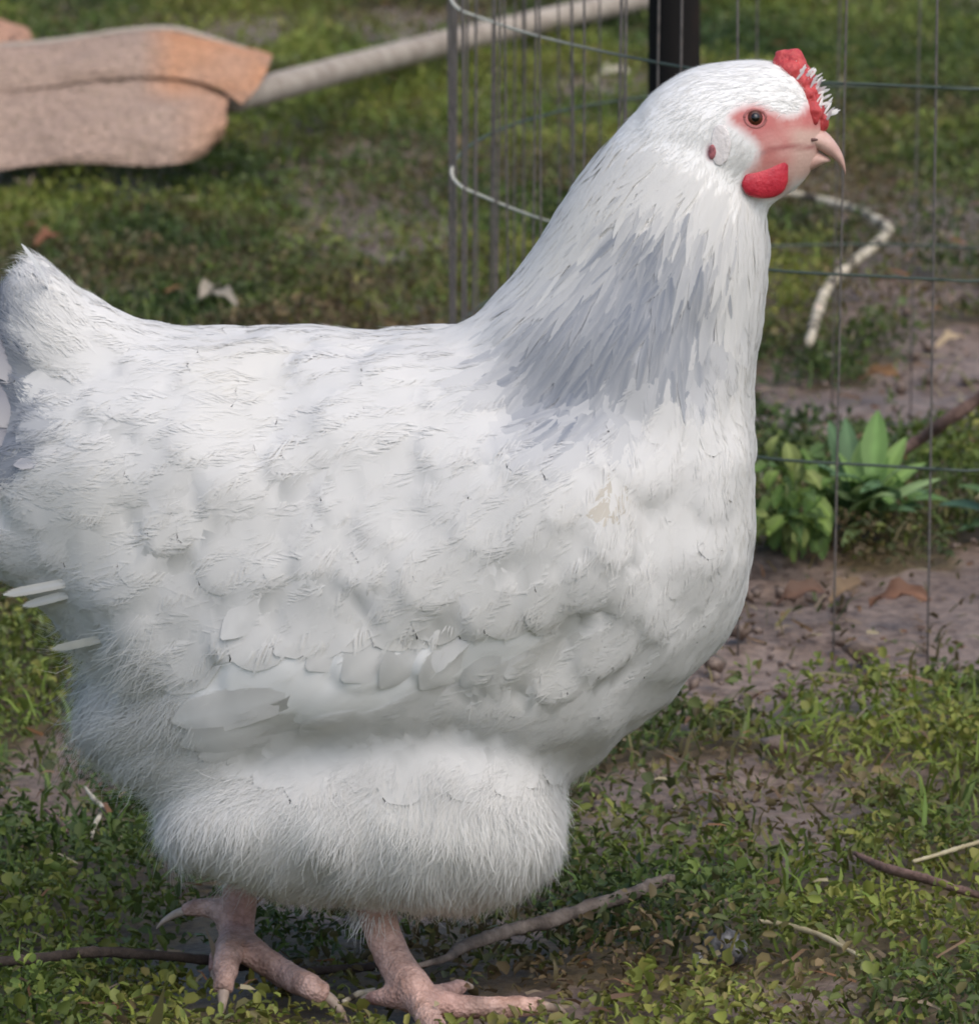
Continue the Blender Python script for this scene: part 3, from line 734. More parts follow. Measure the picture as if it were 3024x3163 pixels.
tail = [((470, 1800), (600, 1045), .050), ((330, 1700), (425, 1010), .044), ((190, 1600), (310, 935), .036), ((70, 1500), (205, 850), .029), ((-40, 1400), (120, 775), .021), ((-120, 1290), (72, 778), .012)]
parts.append(loft(dense([psec(*s) for s in tail]), 28))
for sgn in (-1, 1):
    yo = sgn * 0.056
    wing = [(540, 2190, 2320, .008), (640, 2060, 2338, .018), (800, 1850, 2310, .028), (1000, 1600, 2255, .035), (1250, 1400, 2195, .040), (1600, 1290, 2100, .041), (1900, 1320, 1965, .033), (2060, 1440, 1820, .014)]
    parts.append(loft(dense([vsec(x, a, b, w, YH + yo) for x, a, b, w in wing]), 28))
# near thigh, far thigh, vent fluff
th = [(500, 2490, 2585, .012), (560, 2410, 2640, .026), (700, 2310, 2700, .038), (900, 2240, 2755, .045), (1100, 2190, 2795, .049), (1300, 2150, 2803, .050), (1500, 2170, 2795, .047), (1640, 2270, 2770, .039), (1725, 2430, 2705, .027), (1756, 2550, 2650, .011)]
parts.append(loft(dense([vsec(x, a, b, w, YH - 0.036) for x, a, b, w in th]), 28))
th2 = [(510, 2440, 2530, .012), (560, 2380, 2590, .026), (650, 2330, 2650, .036), (760, 2290, 2680, .042), (880, 2250, 2680, .042), (1000, 2250, 2660, .034), (1100, 2300, 2620, .016)]
parts.append(loft(dense([vsec(x, a, b, w, YH + 0.040) for x, a, b, w in th2]), 28))
vent = [(285, 2160, 2280, .020), (330, 2020, 2350, .040), (430, 1900, 2420, .055), (560, 1850, 2480, .064), (720, 1850, 2520, .066), (900, 1900, 2480, .050)]
parts.append(loft(dense([vsec(*s) for s in vent]), 28))
# shanks and toes
YN, YF = YH - 0.036, YH + 0.026
nA = on_y(1140, 2740, YN); nB = on_y(1200, 2930, YN); nC = on_z(1290, 3085, 0.012)
def leg_tube(P, r, **k): return tube(P, r, n=14, seg=6, **k)
parts.append(leg_tube([nA, nB, nC], [0.0094, 0.0080, 0.0080, 0.0092]))
fA = on_y(745, 2640, YF); fB = on_y(742, 2780, YF); fC = on_y(725, 2890, YF - 0.004)
parts.append(leg_tube([fA, fB, fC], [0.0090, 0.0078, 0.0080, 0.0086]))
claws = []
def toe(P, r, cl=0.013, droop=0.6):
    P = [np.array(p) for p in P]
    parts.append(tube(P, r, n=12, seg=6, wob=0.05, seed=len(parts)))
    d = P[-1] - P[-2]; d /= np.linalg.norm(d)
    claws.append((P[-1] - d * 0.003, d, cl, droop, r[-1]))
gz = 0.0045
toe([nC, on_z(1420, 3112, gz + .003), on_z(1560, 3112, gz + .002), on_z(1680, 3108, gz)], [0.0066, 0.0056, 0.0052, 0.0040])
toe([nC, on_z(1360, 3072, gz + .002), on_z(1430, 3045, gz)], [0.0062, 0.0048, 0.0036])
toe([nC, on_z(1350, 3190, gz + .003), on_z(1430, 3290, gz)], [0.0064, 0.0054, 0.0040])
toe([nC + np.array([-0.002, 0, 0.001]), on_z(1200, 3085, gz + .006), on_z(1140, 3082, gz + .003)], [0.0058, 0.0044, 0.0034], 0.011)
toe([fC, on_z(790, 2950, 0.016), on_z(880, 3010, 0.010), on_z(960, 3050, 0.012), on_z(1010, 3080, 0.008)], [0.0070, 0.0068, 0.0064, 0.0060, 0.0046], 0.012, 0.9)
toe([fC, on_z(705, 2950, 0.018), on_z(693, 3020, 0.014), on_z(690, 3066, 0.009)], [0.0066, 0.0062, 0.0056, 0.0048], 0.009, 0.7)
toe([fC, on_z(690, 2930, 0.016), on_z(668, 2975, 0.010), on_z(662, 3005, 0.007)], [0.0058, 0.0046, 0.0040, 0.0034], 0.008, 0.6)
toe([fC + np.array([-0.001, 0, 0.008]), on_y(660, 2806, YF + 0.004), on_y(600, 2806, YF + 0.006), on_y(560, 2816, YF + 0.006)], [0.0060, 0.0052, 0.0042, 0.0032], 0.013, 0.7)
body_me = fuse('body', parts, 0.0017, 10)
BV = verts_of(body_me)
ed = np.empty(len(body_me.edges) * 2, np.int32); body_me.edges.foreach_get('vertices', ed); ed = ed.reshape(-1, 2)
deg = np.bincount(ed.ravel(), minlength=len(BV)).astype(float)
qs = proj(BV); wsm = (np.clip((qs[:, 1] - 500) / 300, 0, 1) * np.clip((qs[:, 0] + 150) / 500, .12, 1) * np.clip((BV[:, 2] - on_y(1140, 2790, YN)[2]) / 0.012, 0, 1))[:, None] * 0.7
for _ in range(95):
    acc = np.zeros_like(BV)
    for a_ in range(3): acc[:, a_] = np.bincount(ed[:, 0], BV[ed[:, 1], a_], len(BV)) + np.bincount(ed[:, 1], BV[ed[:, 0], a_], len(BV))
    BV = BV + (acc / deg[:, None] - BV) * wsm
body_me.vertices.foreach_set('co', BV.astype(np.float32).ravel()); body_me.update(); BN = norms_of(body_me)
def prof_px(P):
    Q = np.array(P, float).copy(); Q[:, 1] = YH - np.abs(Q[:, 1] - YH); return proj(Q)
# soft relief of the plumage (clumps), none on legs or face
LEGSEG = [(nA, nB), (nB, nC), (fA, fB), (fB, fC)]
def seg_dist(P, a, b):
    ab = b - a; t = np.clip(((P - a) @ ab) / (ab @ ab), 0, 1); return np.linalg.norm(P - (a + t[:, None] * ab), axis=1)
ZTH_N = on_y(1140, 2800, YN)[2]; ZTH_F = on_y(740, 2705, YF)[2]
def leg_mask(P):
    px = proj(P)
    return ((P[:, 1] < YH - 0.008) & (P[:, 2] < ZTH_N) ) | ((P[:, 1] >= YH - 0.008) & (P[:, 2] < ZTH_F) & (px[:, 0] < 1150)) | (P[:, 2] < 0.030)
FACE = [(2248, 372), (2262, 345), (2290, 330), (2330, 318), (2372, 335), (2420, 362), (2470, 352), (2520, 300), (2560, 360), (2600, 520), (2520, 545), (2460, 560), (2420, 600), (2360, 610), (2300, 585), (2300, 540), (2335, 500), (2350, 460), (2330, 430), (2290, 400)]
def face_soft(q):
    s = np.zeros(len(q))
    for k in range(9):
        s += poly_mask(q + np.array([[(8 + 5 * (k % 3)) * math.cos(k * .7), (8 + 5 * (k % 3)) * math.sin(k * .7)]]), FACE)
    return s / 9
FLOW = [((2480, 300), (-1, -.25)), ((2300, 230), (-1, .0)), ((2100, 300), (-.85, .5)), ((2300, 600), (-.6, .8)), ((2150, 480), (-.75, .65)), ((1950, 420), (-.6, .8)), ((1850, 650), (-.5, .87)), ((2100, 700), (-.35, .94)), ((2330, 800), (-.1, 1)),
        ((1700, 850), (-.6, .8)), ((1900, 1000), (-.45, .9)), ((2150, 1050), (-.15, 1)), ((1500, 1050), (-.85, .5)), ((1700, 1250), (-.6, .8)), ((2290, 1300), (-.1, 1)), ((2000, 1450), (-.5, .85)), ((2250, 1700), (-.35, .93)), ((2100, 2000), (-.7, .7)),
        ((1200, 1200), (-.97, .25)), ((800, 1200), (-1, .12)), ((500, 1200), (-1, -.05)), ((300, 1050), (-.85, -.5)), ((100, 900), (-.65, -.75)), ((50, 1150), (-.9, -.4)), ((100, 1500), (-1, .15)), ((300, 1700), (-.9, .45)), ((500, 1500), (-.9, .45)),
        ((800, 1500), (-.85, .55)), ((1200, 1500), (-.8, .6)), ((1600, 1600), (-.7, .7)), ((1000, 1900), (-.75, .66)), ((1500, 1950), (-.65, .75)), ((1900, 2200), (-.85, .55)), ((1600, 2300), (-.8, .6)), ((700, 2150), (-.9, .45)), ((400, 2100), (-.75, .66)),
        ((350, 2350), (-.8, .6)), ((600, 2500), (-.5, .85)), ((1000, 2400), (-.5, .85)), ((1000, 2700), (-.25, .97)), ((1400, 2500), (-.1, 1)), ((1700, 2550), (.35, .94)), ((1400, 2750), (0, 1))]
FP = np.array([f[0] for f in FLOW], float); FD = np.array([f[1] for f in FLOW], float)
def flow(P, Nn):
    q = prof_px(P)
    w = 1 / (((q[:, None] - FP[None]) ** 2).sum(-1) + 60 ** 2) ** 1.6
    d = (w[:, :, None] * FD[None]).sum(1) / w.sum(1)[:, None]
    D = np.stack([d[:, 0], np.zeros(len(q)), -d[:, 1]], -1)
    D = D - Nn * (D * Nn).sum(1, keepdims=True)
    return D / (np.linalg.norm(D, axis=1, keepdims=True) + 1e-9), q
HACK = [(1480, 960), (1560, 880), (1640, 780), (1760, 700), (1900, 620), (2050, 600), (2200, 680), (2320, 800), (2330, 950), (2270, 1090), (2200, 1180), (2100, 1240), (1960, 1260), (1850, 1400), (1760, 1460), (1680, 1400), (1600, 1280), (1480, 1230), (1400, 1180), (1380, 1040)]
def soft_poly(q, poly, r):
    s = np.zeros(len(q))
    for k in range(12):
        for rr in (0.5, 1.0): s += poly_mask(q + np.array([[r * rr * math.cos(k * .5236), r * rr * math.sin(k * .5236)]]), poly)
    return s / 24
def thin_out(P, dist, order=None):
    """greedy minimum spacing"""
    kd = {}; keep = []
    cell = dist.max()
    G = np.floor(P / cell).astype(int)
    for i in range(len(P)):
        g = tuple(G[i]); ok = True
        for dx in (-1, 0, 1):
            for dy in (-1, 0, 1):
                for dz in (-1, 0, 1):
                    for j in kd.get((g[0] + dx, g[1] + dy, g[2] + dz), ()):
                        if (P[i, 0] - P[j, 0]) ** 2 + (P[i, 1] - P[j, 1]) ** 2 + (P[i, 2] - P[j, 2]) ** 2 < dist[i] ** 2: ok = False; break
                    if not ok: break
                if not ok: break
            if not ok: break
        if ok: keep.append(i); kd.setdefault(g, []).append(i)
    return np.array(keep)
qb = prof_px(BV); legs = leg_mask(BV); face = face_soft(qb)
headf = np.clip((1250 - qb[:, 1]) / 500, 0, 1)
amp = (1 - headf) * 0.0042 * (~legs)
BV2 = BV + BN * (amp * (vnoise(BV, 26, 101) * 0.9 + 0.5 * vnoise(BV, 52, 102)))[:, None]
# soft overlapping pads: every pad swells towards its free tip, as feather clumps do
rg = np.random.default_rng(64)
cand = rg.choice(len(BV), 16000, replace=False); cq = qb[cand]
cok = ~legs[cand] & (cq[:, 1] > 1000) & (cq[:, 1] < 2230) & (soft_poly(cq, HACK, 30) < .4) & (cq[:, 0] > 60)
cand = cand[cok]; pl = rg.uniform(.034, .064, len(cand)) * (1 - .1 * np.clip((qb[cand][:, 0] - 1900) / 300, 0, 1))
kk = thin_out(BV[cand], pl * 0.50); cand = cand[kk]; pl = pl[kk]
PD, _q = flow(BV[cand], BN[cand]); hp_ = np.zeros(len(BV))
for ci, (v0, L_) in enumerate(zip(cand, pl)):
    dv = BV - BV[v0]; near = np.where((dv * dv).sum(1) < (L_ * .75) ** 2)[0]; dv = dv[near]
    u = dv @ PD[ci] / (L_ * .55); v = dv @ np.cross(BN[v0], PD[ci]) / (L_ * .42); r = np.sqrt(u * u + v * v)
    e = np.clip((1.0 - r) / .45, 0, 1); e = e * e * (3 - 2 * e)
    hp_[near] = np.maximum(hp_[near], e * (0.35 + 0.65 * np.clip(u * .5 + .5, 0, 1)) * rg.uniform(.7, 1.3))
for _ in range(3): hp_ = hp_ * .5 + .5 * (np.bincount(ed[:, 0], hp_[ed[:, 1]], len(BV)) + np.bincount(ed[:, 1], hp_[ed[:, 0]], len(BV))) / deg
BV2 += BN * (hp_ * 0.0042 * np.clip((2350 - qb[:, 1]) / 150, 0, 1) * (1 - .55 * np.clip((qb[:, 0] - 1850) / 250, 0, 1)))[:, None]
fl = vnoise(BV, 300, 103) * 0.0003
BV2 += BN * (fl * legs)[:, None]
body_me.vertices.foreach_set('co', BV2.astype(np.float32).ravel()); body_me.update()
BV = BV2
TAILG = [(-400, 870), (30, 880), (75, 930), (100, 1000), (90, 1090), (130, 1180), (150, 1260), (125, 1330), (120, 1430), (40, 1470), (-400, 1470)]
def tint(PP, c):
    q = prof_px(PP) + np.column_stack([vnoise(PP, 90, 151), vnoise(PP, 90, 152)]) * 25
    g = soft_poly(q, TAILG, 50) * .95
    for (x, y, r) in ((150, 860, 26), (85, 935, 30), (75, 1060, 30), (30, 980, 40)): g = np.maximum(g, .5 * np.exp(-(((q[:, 0] - x) / r) ** 2 + ((q[:, 1] - y) / r) ** 2)))
    q2 = prof_px(PP); hg = soft_poly(q2 + np.column_stack([vnoise(PP, 60, 153), vnoise(PP, 60, 154)]) * 50, [(1500, 1060), (1700, 900), (1950, 760), (2200, 850), (2260, 1000), (2150, 1150), (1960, 1240), (1850, 1370), (1740, 1420), (1640, 1290), (1500, 1190)], 110) * .7
    g = np.maximum(g, hg)[:, None]
    c = c * (1 - g) + np.array([[0.30, 0.325, 0.375]]) * g
    st = np.exp(-(((q2[:, 0] - 1900) / 75) ** 2 + ((q2[:, 1] - 1525) / 28) ** 2))[:, None] * .55     # a stained feather on the breast
    return c * (1 - st) + np.array([[0.55, 0.48, 0.36]]) * st
WHITE = np.array([0.79, 0.78, 0.755])
bc = np.tile(WHITE[None], (len(BV), 1))
pink = np.array([0.52, 0.17, 0.15]); pale_pink = np.array([0.62, 0.34, 0.30])
fn = (0.5 + 0.5 * vnoise(BV, 240, 104))[:, None]
eyed = np.hypot(qb[:, 0] - 2333, qb[:, 1] - 362)[:, None]
skin = pale_pink * (1 - 0.0) * fn + pink * (1 - fn)
er = np.exp(-(eyed / 75) ** 2); skin = skin * (1 - er) + np.array([[0.46, 0.13, 0.125]]) * er
redder = np.clip((qb[:, 0] - 2440) / 80, 0, 1)[:, None] * np.clip((400 - qb[:, 1]) / 60, 0, 1)[:, None]
skin = skin * (1 - redder) + np.array([[0.52, 0.10, 0.11]]) * redder
# pale area behind the beak, below the gape
palec = np.exp(-(((qb[:, 0] - 2490) / 60) ** 2 + ((qb[:, 1] - 540) / 45) ** 2))[:, None]
skin = skin * (1 - palec) + np.array([[0.60, 0.44, 0.38]]) * palec
horn = (np.clip((qb[:, 0] - 2425) / 45, 0, 1) * np.clip((qb[:, 1] - 388) / 22, 0, 1))[:, None]
skin = skin * (1 - horn) + np.array([[0.60, 0.40, 0.335]]) * horn
gx_ = np.interp(qb[:, 0], [2300, 2369, 2433, 2518, 2565], [505, 464, 452, 454, 482]); gape = (np.exp(-((qb[:, 1] - gx_) / 8) ** 2) * np.clip((qb[:, 0] - 2310) / 30, 0, 1))[:, None]
skin = skin * (1 - 0.7 * gape) + np.array([[0.26, 0.06, 0.06]]) * 0.7 * gape
bc = tint(BV, bc)
bc = bc * (1 - face[:, None]) + skin * face[:, None]
ear = np.exp(-(((qb[:, 0] - 2198) / 17) ** 2 + ((qb[:, 1] - 468) / 28) ** 2) ** 2)[:, None] * (0.8 + 0.2 * fn)
bc = bc * (1 - ear) + np.array([[0.36, 0.13, 0.15]]) * ear
legc = np.array([[0.60, 0.40, 0.335]]) * (0.75 + 0.45 * fn)
nb = vnoise(BV, 90, 105)[:, None]; low = np.clip((0.035 - BV[:, 2:3]) / 0.03, 0, 1)
legc = legc * (1 - 0.45 * np.clip(nb + 0.1, 0, 1) * low * 1.4)          # mud on the toes
red = np.clip(vnoise(BV, 55, 106)[:, None], 0, 1); legc = legc * (1 - 0.5 * red) + np.array([[0.42, 0.20, 0.18]]) * 0.5 * red
bc[legs] = legc[legs]
set_cols(body_me, bc, legs.astype(np.float32) * .8 + (face * .12).astype(np.float32))
m, nt, out = new_mat('hen_skin')
at = N(nt, 'ShaderNodeAttribute', attribute_name='col'); b = N(nt, 'ShaderNodeBsdfPrincipled')
b.inputs['Roughness'].default_value = 0.6; b.inputs['Specular IOR Level'].default_value = 0.3
vs_ = N(nt, 'ShaderNodeTexVoronoi'); vs_.feature = 'DISTANCE_TO_EDGE'; vs_.inputs['Scale'].default_value = 1.0
tc2 = N(nt, 'ShaderNodeTexCoord'); mp2 = N(nt, 'ShaderNodeMapping'); mp2.inputs['Scale'].default_value = (210, 210, 420); nt.links.new(tc2.outputs['Object'], mp2.inputs[0]); nt.links.new(mp2.outputs[0], vs_.inputs['Vector'])
edg = ramp(nt, vs_.outputs['Distance'], [(0.0, (0.80, 0.75, 0.72)), (0.12, (0.95, 0.95, 0.95)), (0.4, (1.08, 1.08, 1.08))])
mud_ = ramp(nt, noise_tex(nt, 75, 5), [(0.46, (1, 1, 1)), (0.66, (0.6, 0.52, 0.45))])
mxa = N(nt, 'ShaderNodeMix', data_type='RGBA', blend_type='MULTIPLY'); mxa.inputs[0].default_value = 1
nt.links.new(edg, mxa.inputs[6]); nt.links.new(mud_, mxa.inputs[7])
mxb = N(nt, 'ShaderNodeMix', data_type='RGBA', blend_type='MULTIPLY')
nt.links.new(at.outputs['Alpha'], mxb.inputs[0]); nt.links.new(at.outputs['Color'], mxb.inputs[6]); nt.links.new(mxa.outputs[2], mxb.inputs[7])
nt.links.new(mxb.outputs[2], b.inputs['Base Color'])
vt = N(nt, 'ShaderNodeTexVoronoi'); vt.inputs['Scale'].default_value = 620
tc = N(nt, 'ShaderNodeTexCoord'); nt.links.new(tc.outputs['Object'], vt.inputs['Vector'])
bp = N(nt, 'ShaderNodeBump'); bp.inputs['Distance'].default_value = 0.0008; nt.links.new(at.outputs['Alpha'], bp.inputs['Strength'])
nt.links.new(vt.outputs['Distance'], bp.inputs['Height']); nt.links.new(bp.outputs[0], b.inputs['Normal'])
nt.links.new(b.outputs[0], out.inputs[0]); M_SKIN = m
body = obj('body', body_me, M_SKIN, hen)

# claws
for (p, d, cl, droop, r) in claws:
    dn = np.array([0, 0, -1.0])
    P = [p, p + d * cl * 0.45 + dn * cl * 0.05, p + d * cl * 0.85 + dn * cl * 0.28 * droop, p + d * cl * 1.1 + dn * cl * 0.55 * droop]
    obj('claw', tube_mesh('claw', P, [r * 0.62, r * 0.55, r * 0.36, 0.0003], n=8, seg=4), M_CLAW, hen)

# ---- feathers
bvh = BVHTree.FromPolygons([tuple(v) for v in BV], [tuple(p.vertices) for p in body_me.polygons])
BNS = norms_of(body_me)
tri = []
for p in body_me.polygons:
    v = p.vertices
    tri.append((v[0], v[1], v[2]))
    if len(v) == 4: tri.append((v[0], v[2], v[3]))
tri = np.array(tri); BN = norms_of(body_me)
ta = 0.5 * np.linalg.norm(np.cross(BV[tri[:, 1]] - BV[tri[:, 0]], BV[tri[:, 2]] - BV[tri[:, 0]]), axis=1)
def sample(n, rg):
    k = rg.choice(len(tri), n, p=ta / ta.sum())
    a, b_ = rg.random(n), rg.random(n); f = a + b_ > 1; a[f] = 1 - a[f]; b_[f] = 1 - b_[f]
    w = np.stack([1 - a - b_, a, b_], -1)
    P = (BV[tri[k]] * w[:, :, None]).sum(1); Nn = (BN[tri[k]] * w[:, :, None]).sum(1)
    return P, Nn / (np.linalg.norm(Nn, axis=1, keepdims=True) + 1e-9)
def feather_template(rg, nb=22, pointed=0.0, frill=0.16, core_cut=0.22):
    us = np.array([0, .2, .42, .62, .77, .88, .96, 1.01, 1.03])
    wp = np.array([.14, .6, .88, .98, .92, .74, .5, .22, .04]) if pointed < .5 else np.array([.2, .62, .85, .75, .56, .38, .22, .1, .03])
    V = []; 
    for u, w in zip(us, wp):
        lift = 0.10 * math.sin(u * 2.4) - 0.10 * u * u
        for v in (-1, 0, 1):
            V.append((u * (1 - core_cut) + (0 if v == 0 else -0.03), v * w * 0.5 * (1 - core_cut) * (1 + rg.uniform(-.06, .06)), lift - 0.06 * abs(v) * w))
    F = []
    for i in range(len(us) - 1):
        for j in range(2):
            k = i * 3 + j; F += [(k, k + 3, k + 4), (k, k + 4, k + 1)]
    nvane = len(V)
    for k in range(nb):
        u = rg.uniform(.12, 1.0) ** 0.8; s = rg.choice([-1, 1]) * rg.uniform(.45, 1.0); w = np.interp(u, us, wp) * 0.5
        lift = 0.10 * math.sin(u * 2.4) - 0.10 * u * u - 0.06 * abs(s) * w * 2
        d = frill * rg.uniform(.5, 1.2); sp = rg.uniform(.2, .55)
        hw = rg.uniform(.009, .016)
        c0 = np.array([u * .8, s * w * .55, lift + .012]); tp = np.array([u + d * .8, s * w * 1.02 + np.sign(s) * d * sp * .5, lift - rg.uniform(-.015, .03)])
        mid = (c0 + tp) / 2 + np.array([.02, np.sign(s) * .015, .008])
        ax = tp - c0; pe_ = np.array([-ax[1], ax[0], 0]); pe_ /= np.linalg.norm(pe_)
        o = len(V); V += [tuple(c0 - pe_ * hw), tuple(c0 + pe_ * hw), tuple(mid - pe_ * hw), tuple(mid + pe_ * hw), tuple(tp)]
        F += [(o, o + 2, o + 3), (o, o + 3, o + 1), (o + 2, o + 4, o + 3)]
    V = np.array(V); return V, np.array(F), nvane
def place_feathers(name, P, Nn, D, ln, wd, lift, colf, rg, variants=6, off=0.0006, soft=0.88, rise=.0012, **kw):
    temps = [feather_template(rg, **kw) for _ in range(variants)]
    which = rg.integers(0, variants, len(P)); Vs, Fs, Cs, Ns = [], [], [], []; o = 0
    for k, (T, F, nvn) in enumerate(temps):
        s = np.where(which == k)[0]
        if not len(s): continue
        a = rg.normal(0, .16, len(s)); side0 = np.cross(Nn[s], D[s])
        d = D[s] * np.cos(a)[:, None] + side0 * np.sin(a)[:, None]
        L = d * np.cos(lift[s])[:, None] + Nn[s] * np.sin(lift[s])[:, None]
        side = np.cross(Nn[s], d); ro = rg.normal(0, .10, len(s))
        up = np.cross(L, side); side2 = side * np.cos(ro)[:, None] + up * np.sin(ro)[:, None]; up = np.cross(L, side2)
        A = np.stack([L * ln[s][:, None], side2 * wd[s][:, None], up * ln[s][:, None] * 0.9], -1)
        V, Fk = instance(T, F, A, P[s] + Nn[s] * off - D[s] * (ln[s] * 0.3)[:, None])
        hgt = (off + rise * (np.clip(T[:, 0], 0, 1) * (1.12 - np.clip(T[:, 0], 0, 1.1)) * 3.2)[None] * rg.uniform(.6, 1.4, (len(s), 1)) * (1 - (np.abs(T[:, 1]) * 1.8).clip(0, 1)[None] ** 2) + rg.uniform(0, .00035, (len(s), 1))).ravel()
        nv_ = np.empty_like(V)
        for a_ in range(len(V)):                       # lay every vane on the body below it
            h_ = bvh.find_nearest(V[a_])
            V[a_] = h_[0]; nv_[a_] = h_[1]
        V += nv_ * hgt[:, None]
        Vs.append(V); Fs.append(Fk + o); o += len(V); Ns.append(nv_)
        Cs.append(colf(s, T).reshape(-1, 3))
    me = mesh_np(name, np.vstack(Vs), np.vstack(Fs), np.vstack(Cs))
    soft_normals(me, np.vstack(Ns), soft)
    ob = obj(name, me, M_FEATHER, hen); ob['kind'] = 'stuff'; return ob

rg = np.random.default_rng(21)
P, Nn = sample(60000, rg); D, q = flow(P, Nn)
ok = ~leg_mask(P) & (face_soft(q) < 0.4)
P, Nn, D, q = P[ok], Nn[ok], D[ok], q[ok]
hack = soft_poly(q, [(1390, 1080), (1500, 940), (1600, 830), (1720, 640), (1850, 480), (2000, 480), (2250, 660), (2345, 760), (2335, 900), (2280, 1010), (2200, 1090), (2090, 1150), (1960, 1190), (1850, 1310), (1740, 1330), (1630, 1210), (1480, 1140)], 40)
is_hack = hack > 0.45
headm = (~is_hack) & (q[:, 1] < 720) & (q[:, 0] > 1600) & (((q[:, 0] - 2212) / 26) ** 2 + ((q[:, 1] - 470) / 34) ** 2 > 1)
thigh = (q[:, 1] > 2360) | ((q[:, 0] < 620) & (q[:, 1] > 2020)) 
cream = lambda Q, s: (0.5 + 0.5 * vnoise(Q, 30, 110 + s))
WINGZ = [(520, 2230), (660, 2030), (800, 1960), (1100, 1900), (1560, 1860), (1850, 1830), (1700, 2010), (1500, 2120), (1200, 2210), (900, 2290), (640, 2345)]
def white_cols(PP, rgx):
    c = np.tile(WHITE[None], (len(PP), 1)) * rgx.uniform(0.985, 1.015, (len(PP), 1))
    y = np.clip(vnoise(PP, 16, 121) - 0.15, 0, 1)[:, None] * 0.35
    c = c * (1 - y) + np.array([[0.74, 0.70, 0.58]]) * y
    return c
def simple_col(C0):
    def f(s, T):
        c = np.repeat(C0[s][:, None], len(T), 1)
        return c * (0.97 + 0.05 * np.clip(T[:, 0], 0, 1))[None, :, None]
    return f
# body contour feathers
s = ~is_hack & ~headm & ~thigh & (q[:, 1] > 720) & (soft_poly(q, WINGZ, 20) < .9)
pb, nb_, db, qb2 = P[s], Nn[s], D[s], q[s]
back = np.clip((1500 - qb2[:, 1]) / 400, 0, 1); breast = np.clip((qb2[:, 0] - 1900) / 300, 0, 1)
ln = 0.030 - 0.009 * breast + 0.004 * np.clip((1700 - qb2[:, 0]) / 800, 0, 1); ln = ln * rg.uniform(.85, 1.15, len(ln))
k = thin_out(pb, ln * 0.27)
pb, nb_, db, ln = pb[k], nb_[k], db[k], ln[k]; n_body = len(pb)
place_feathers('body_feathers', pb, nb_, db, ln, ln * rg.uniform(.6, .78, len(ln)), rg.normal(0.0, .012, len(ln)).clip(-.02, .03), simple_col(tint(pb, white_cols(pb, rg))), rg, nb=34, frill=.15, soft=.93, core_cut=.03, off=0.0001, rise=.0012)
# hackle: long narrow feathers, grey centres with pale edges
s = is_hack; pk, nk, dk, qk = P[s], Nn[s], D[s], q[s]
ln = 0.020 + 0.022 * np.clip((qk[:, 1] - 600) / 500, 0, 1); ln *= rg.uniform(.7, 1.45, len(ln))
k = thin_out(pk, ln * 0.085); pk, nk, dk, qk, ln = pk[k], nk[k], dk[k], qk[k], ln[k]
grey = soft_poly(qk + np.column_stack([vnoise(pk, 40, 131), vnoise(pk, 40, 132)]) * 60 + rg.normal(0, 35, (len(qk), 2)), [(1620, 1020), (1740, 910), (1850, 800), (1960, 715), (2060, 700), (2160, 800), (2215, 920), (2210, 1050), (2150, 1140), (2060, 1190), (1960, 1230), (1860, 1360), (1760, 1430), (1670, 1280), (1570, 1200), (1510, 1130)], 110)
grey = np.clip(grey * rg.uniform(.75, 1.08, len(grey)) * (1 + .2 * vnoise(pk, 70, 133)), 0, 1)
greyc = np.array([[0.27, 0.295, 0.345]])
def hackle_col(s, T):
    v = np.abs(T[:, 1]) / 0.43
    core = (np.clip(1.1 - v * 0.5, 0, 1) * np.clip(1.25 - T[:, 0] * .5, 0, 1))[None] * grey[s][:, None]
    w = white_cols(pk[s], rg)[:, None]
    return w * (1 - core[..., None]) + greyc[None] * core[..., None]
place_feathers('hackle_feathers', pk, nk, dk, ln, ln * rg.uniform(.13, .22, len(ln)), rg.normal(0.0, .012, len(ln)).clip(-.02, .03), hackle_col, rg, nb=16, frill=.14, pointed=1.0, soft=.97, core_cut=.1, off=0.0002, rise=.0009)
# ---- down: fine strands
def strands(name, P, Nn, D, ln, wd, lift, curl, C, rg, soft=0.9, short=False):
    n = len(P); side = np.cross(Nn, D); az = rg.normal(0, .25 if short else .4, n)
    d = D * np.cos(az)[:, None] + side * np.sin(az)[:, None]; sd = np.cross(Nn, d)
    rr = rg.uniform(0, np.pi, n); 
    V = np.empty((n, 7, 3))
    for i, t in enumerate((0, .35, .7)):
        ang = lift * (1 - curl * t)
        c = P + d * (np.cos(ang) * ln * t)[:, None] + Nn * (np.sin(ang) * ln * t)[:, None]
        w = wd * (1, .9, .6)[i]
        V[:, 2 * i] = c + sd * w[:, None]; V[:, 2 * i + 1] = c - sd * w[:, None]
    ang = lift * (1 - curl); V[:, 6] = P + d * (np.cos(ang) * ln)[:, None] + Nn * (np.sin(ang) * ln)[:, None] + sd * (rg.normal(0, .12, n) * ln)[:, None]
    F = np.array([(0, 1, 3), (0, 3, 2), (2, 3, 5), (2, 5, 4), (4, 5, 6)])
    if short: V = V[:, [0, 1, 4, 5, 6]]; F = np.array([(0, 1, 3), (0, 3, 2), (2, 3, 4)])
    F = (F[None] + (np.arange(n) * V.shape[1])[:, None, None]).reshape(-1, 3)
    me = mesh_np(name, V.reshape(-1, 3), F, np.repeat(C, V.shape[1], 0)); soft_normals(me, np.repeat(Nn, V.shape[1], 0), soft)
    ob = obj(name, me, M_DOWN, hen); ob['kind'] = 'stuff'; return ob
rg = np.random.default_rng(33)
P, Nn = sample(300000, rg); D, q = flow(P, Nn)
ok = ~leg_mask(P) & (face_soft(q) < 0.2); P, Nn, D, q = P[ok], Nn[ok], D[ok], q[ok]
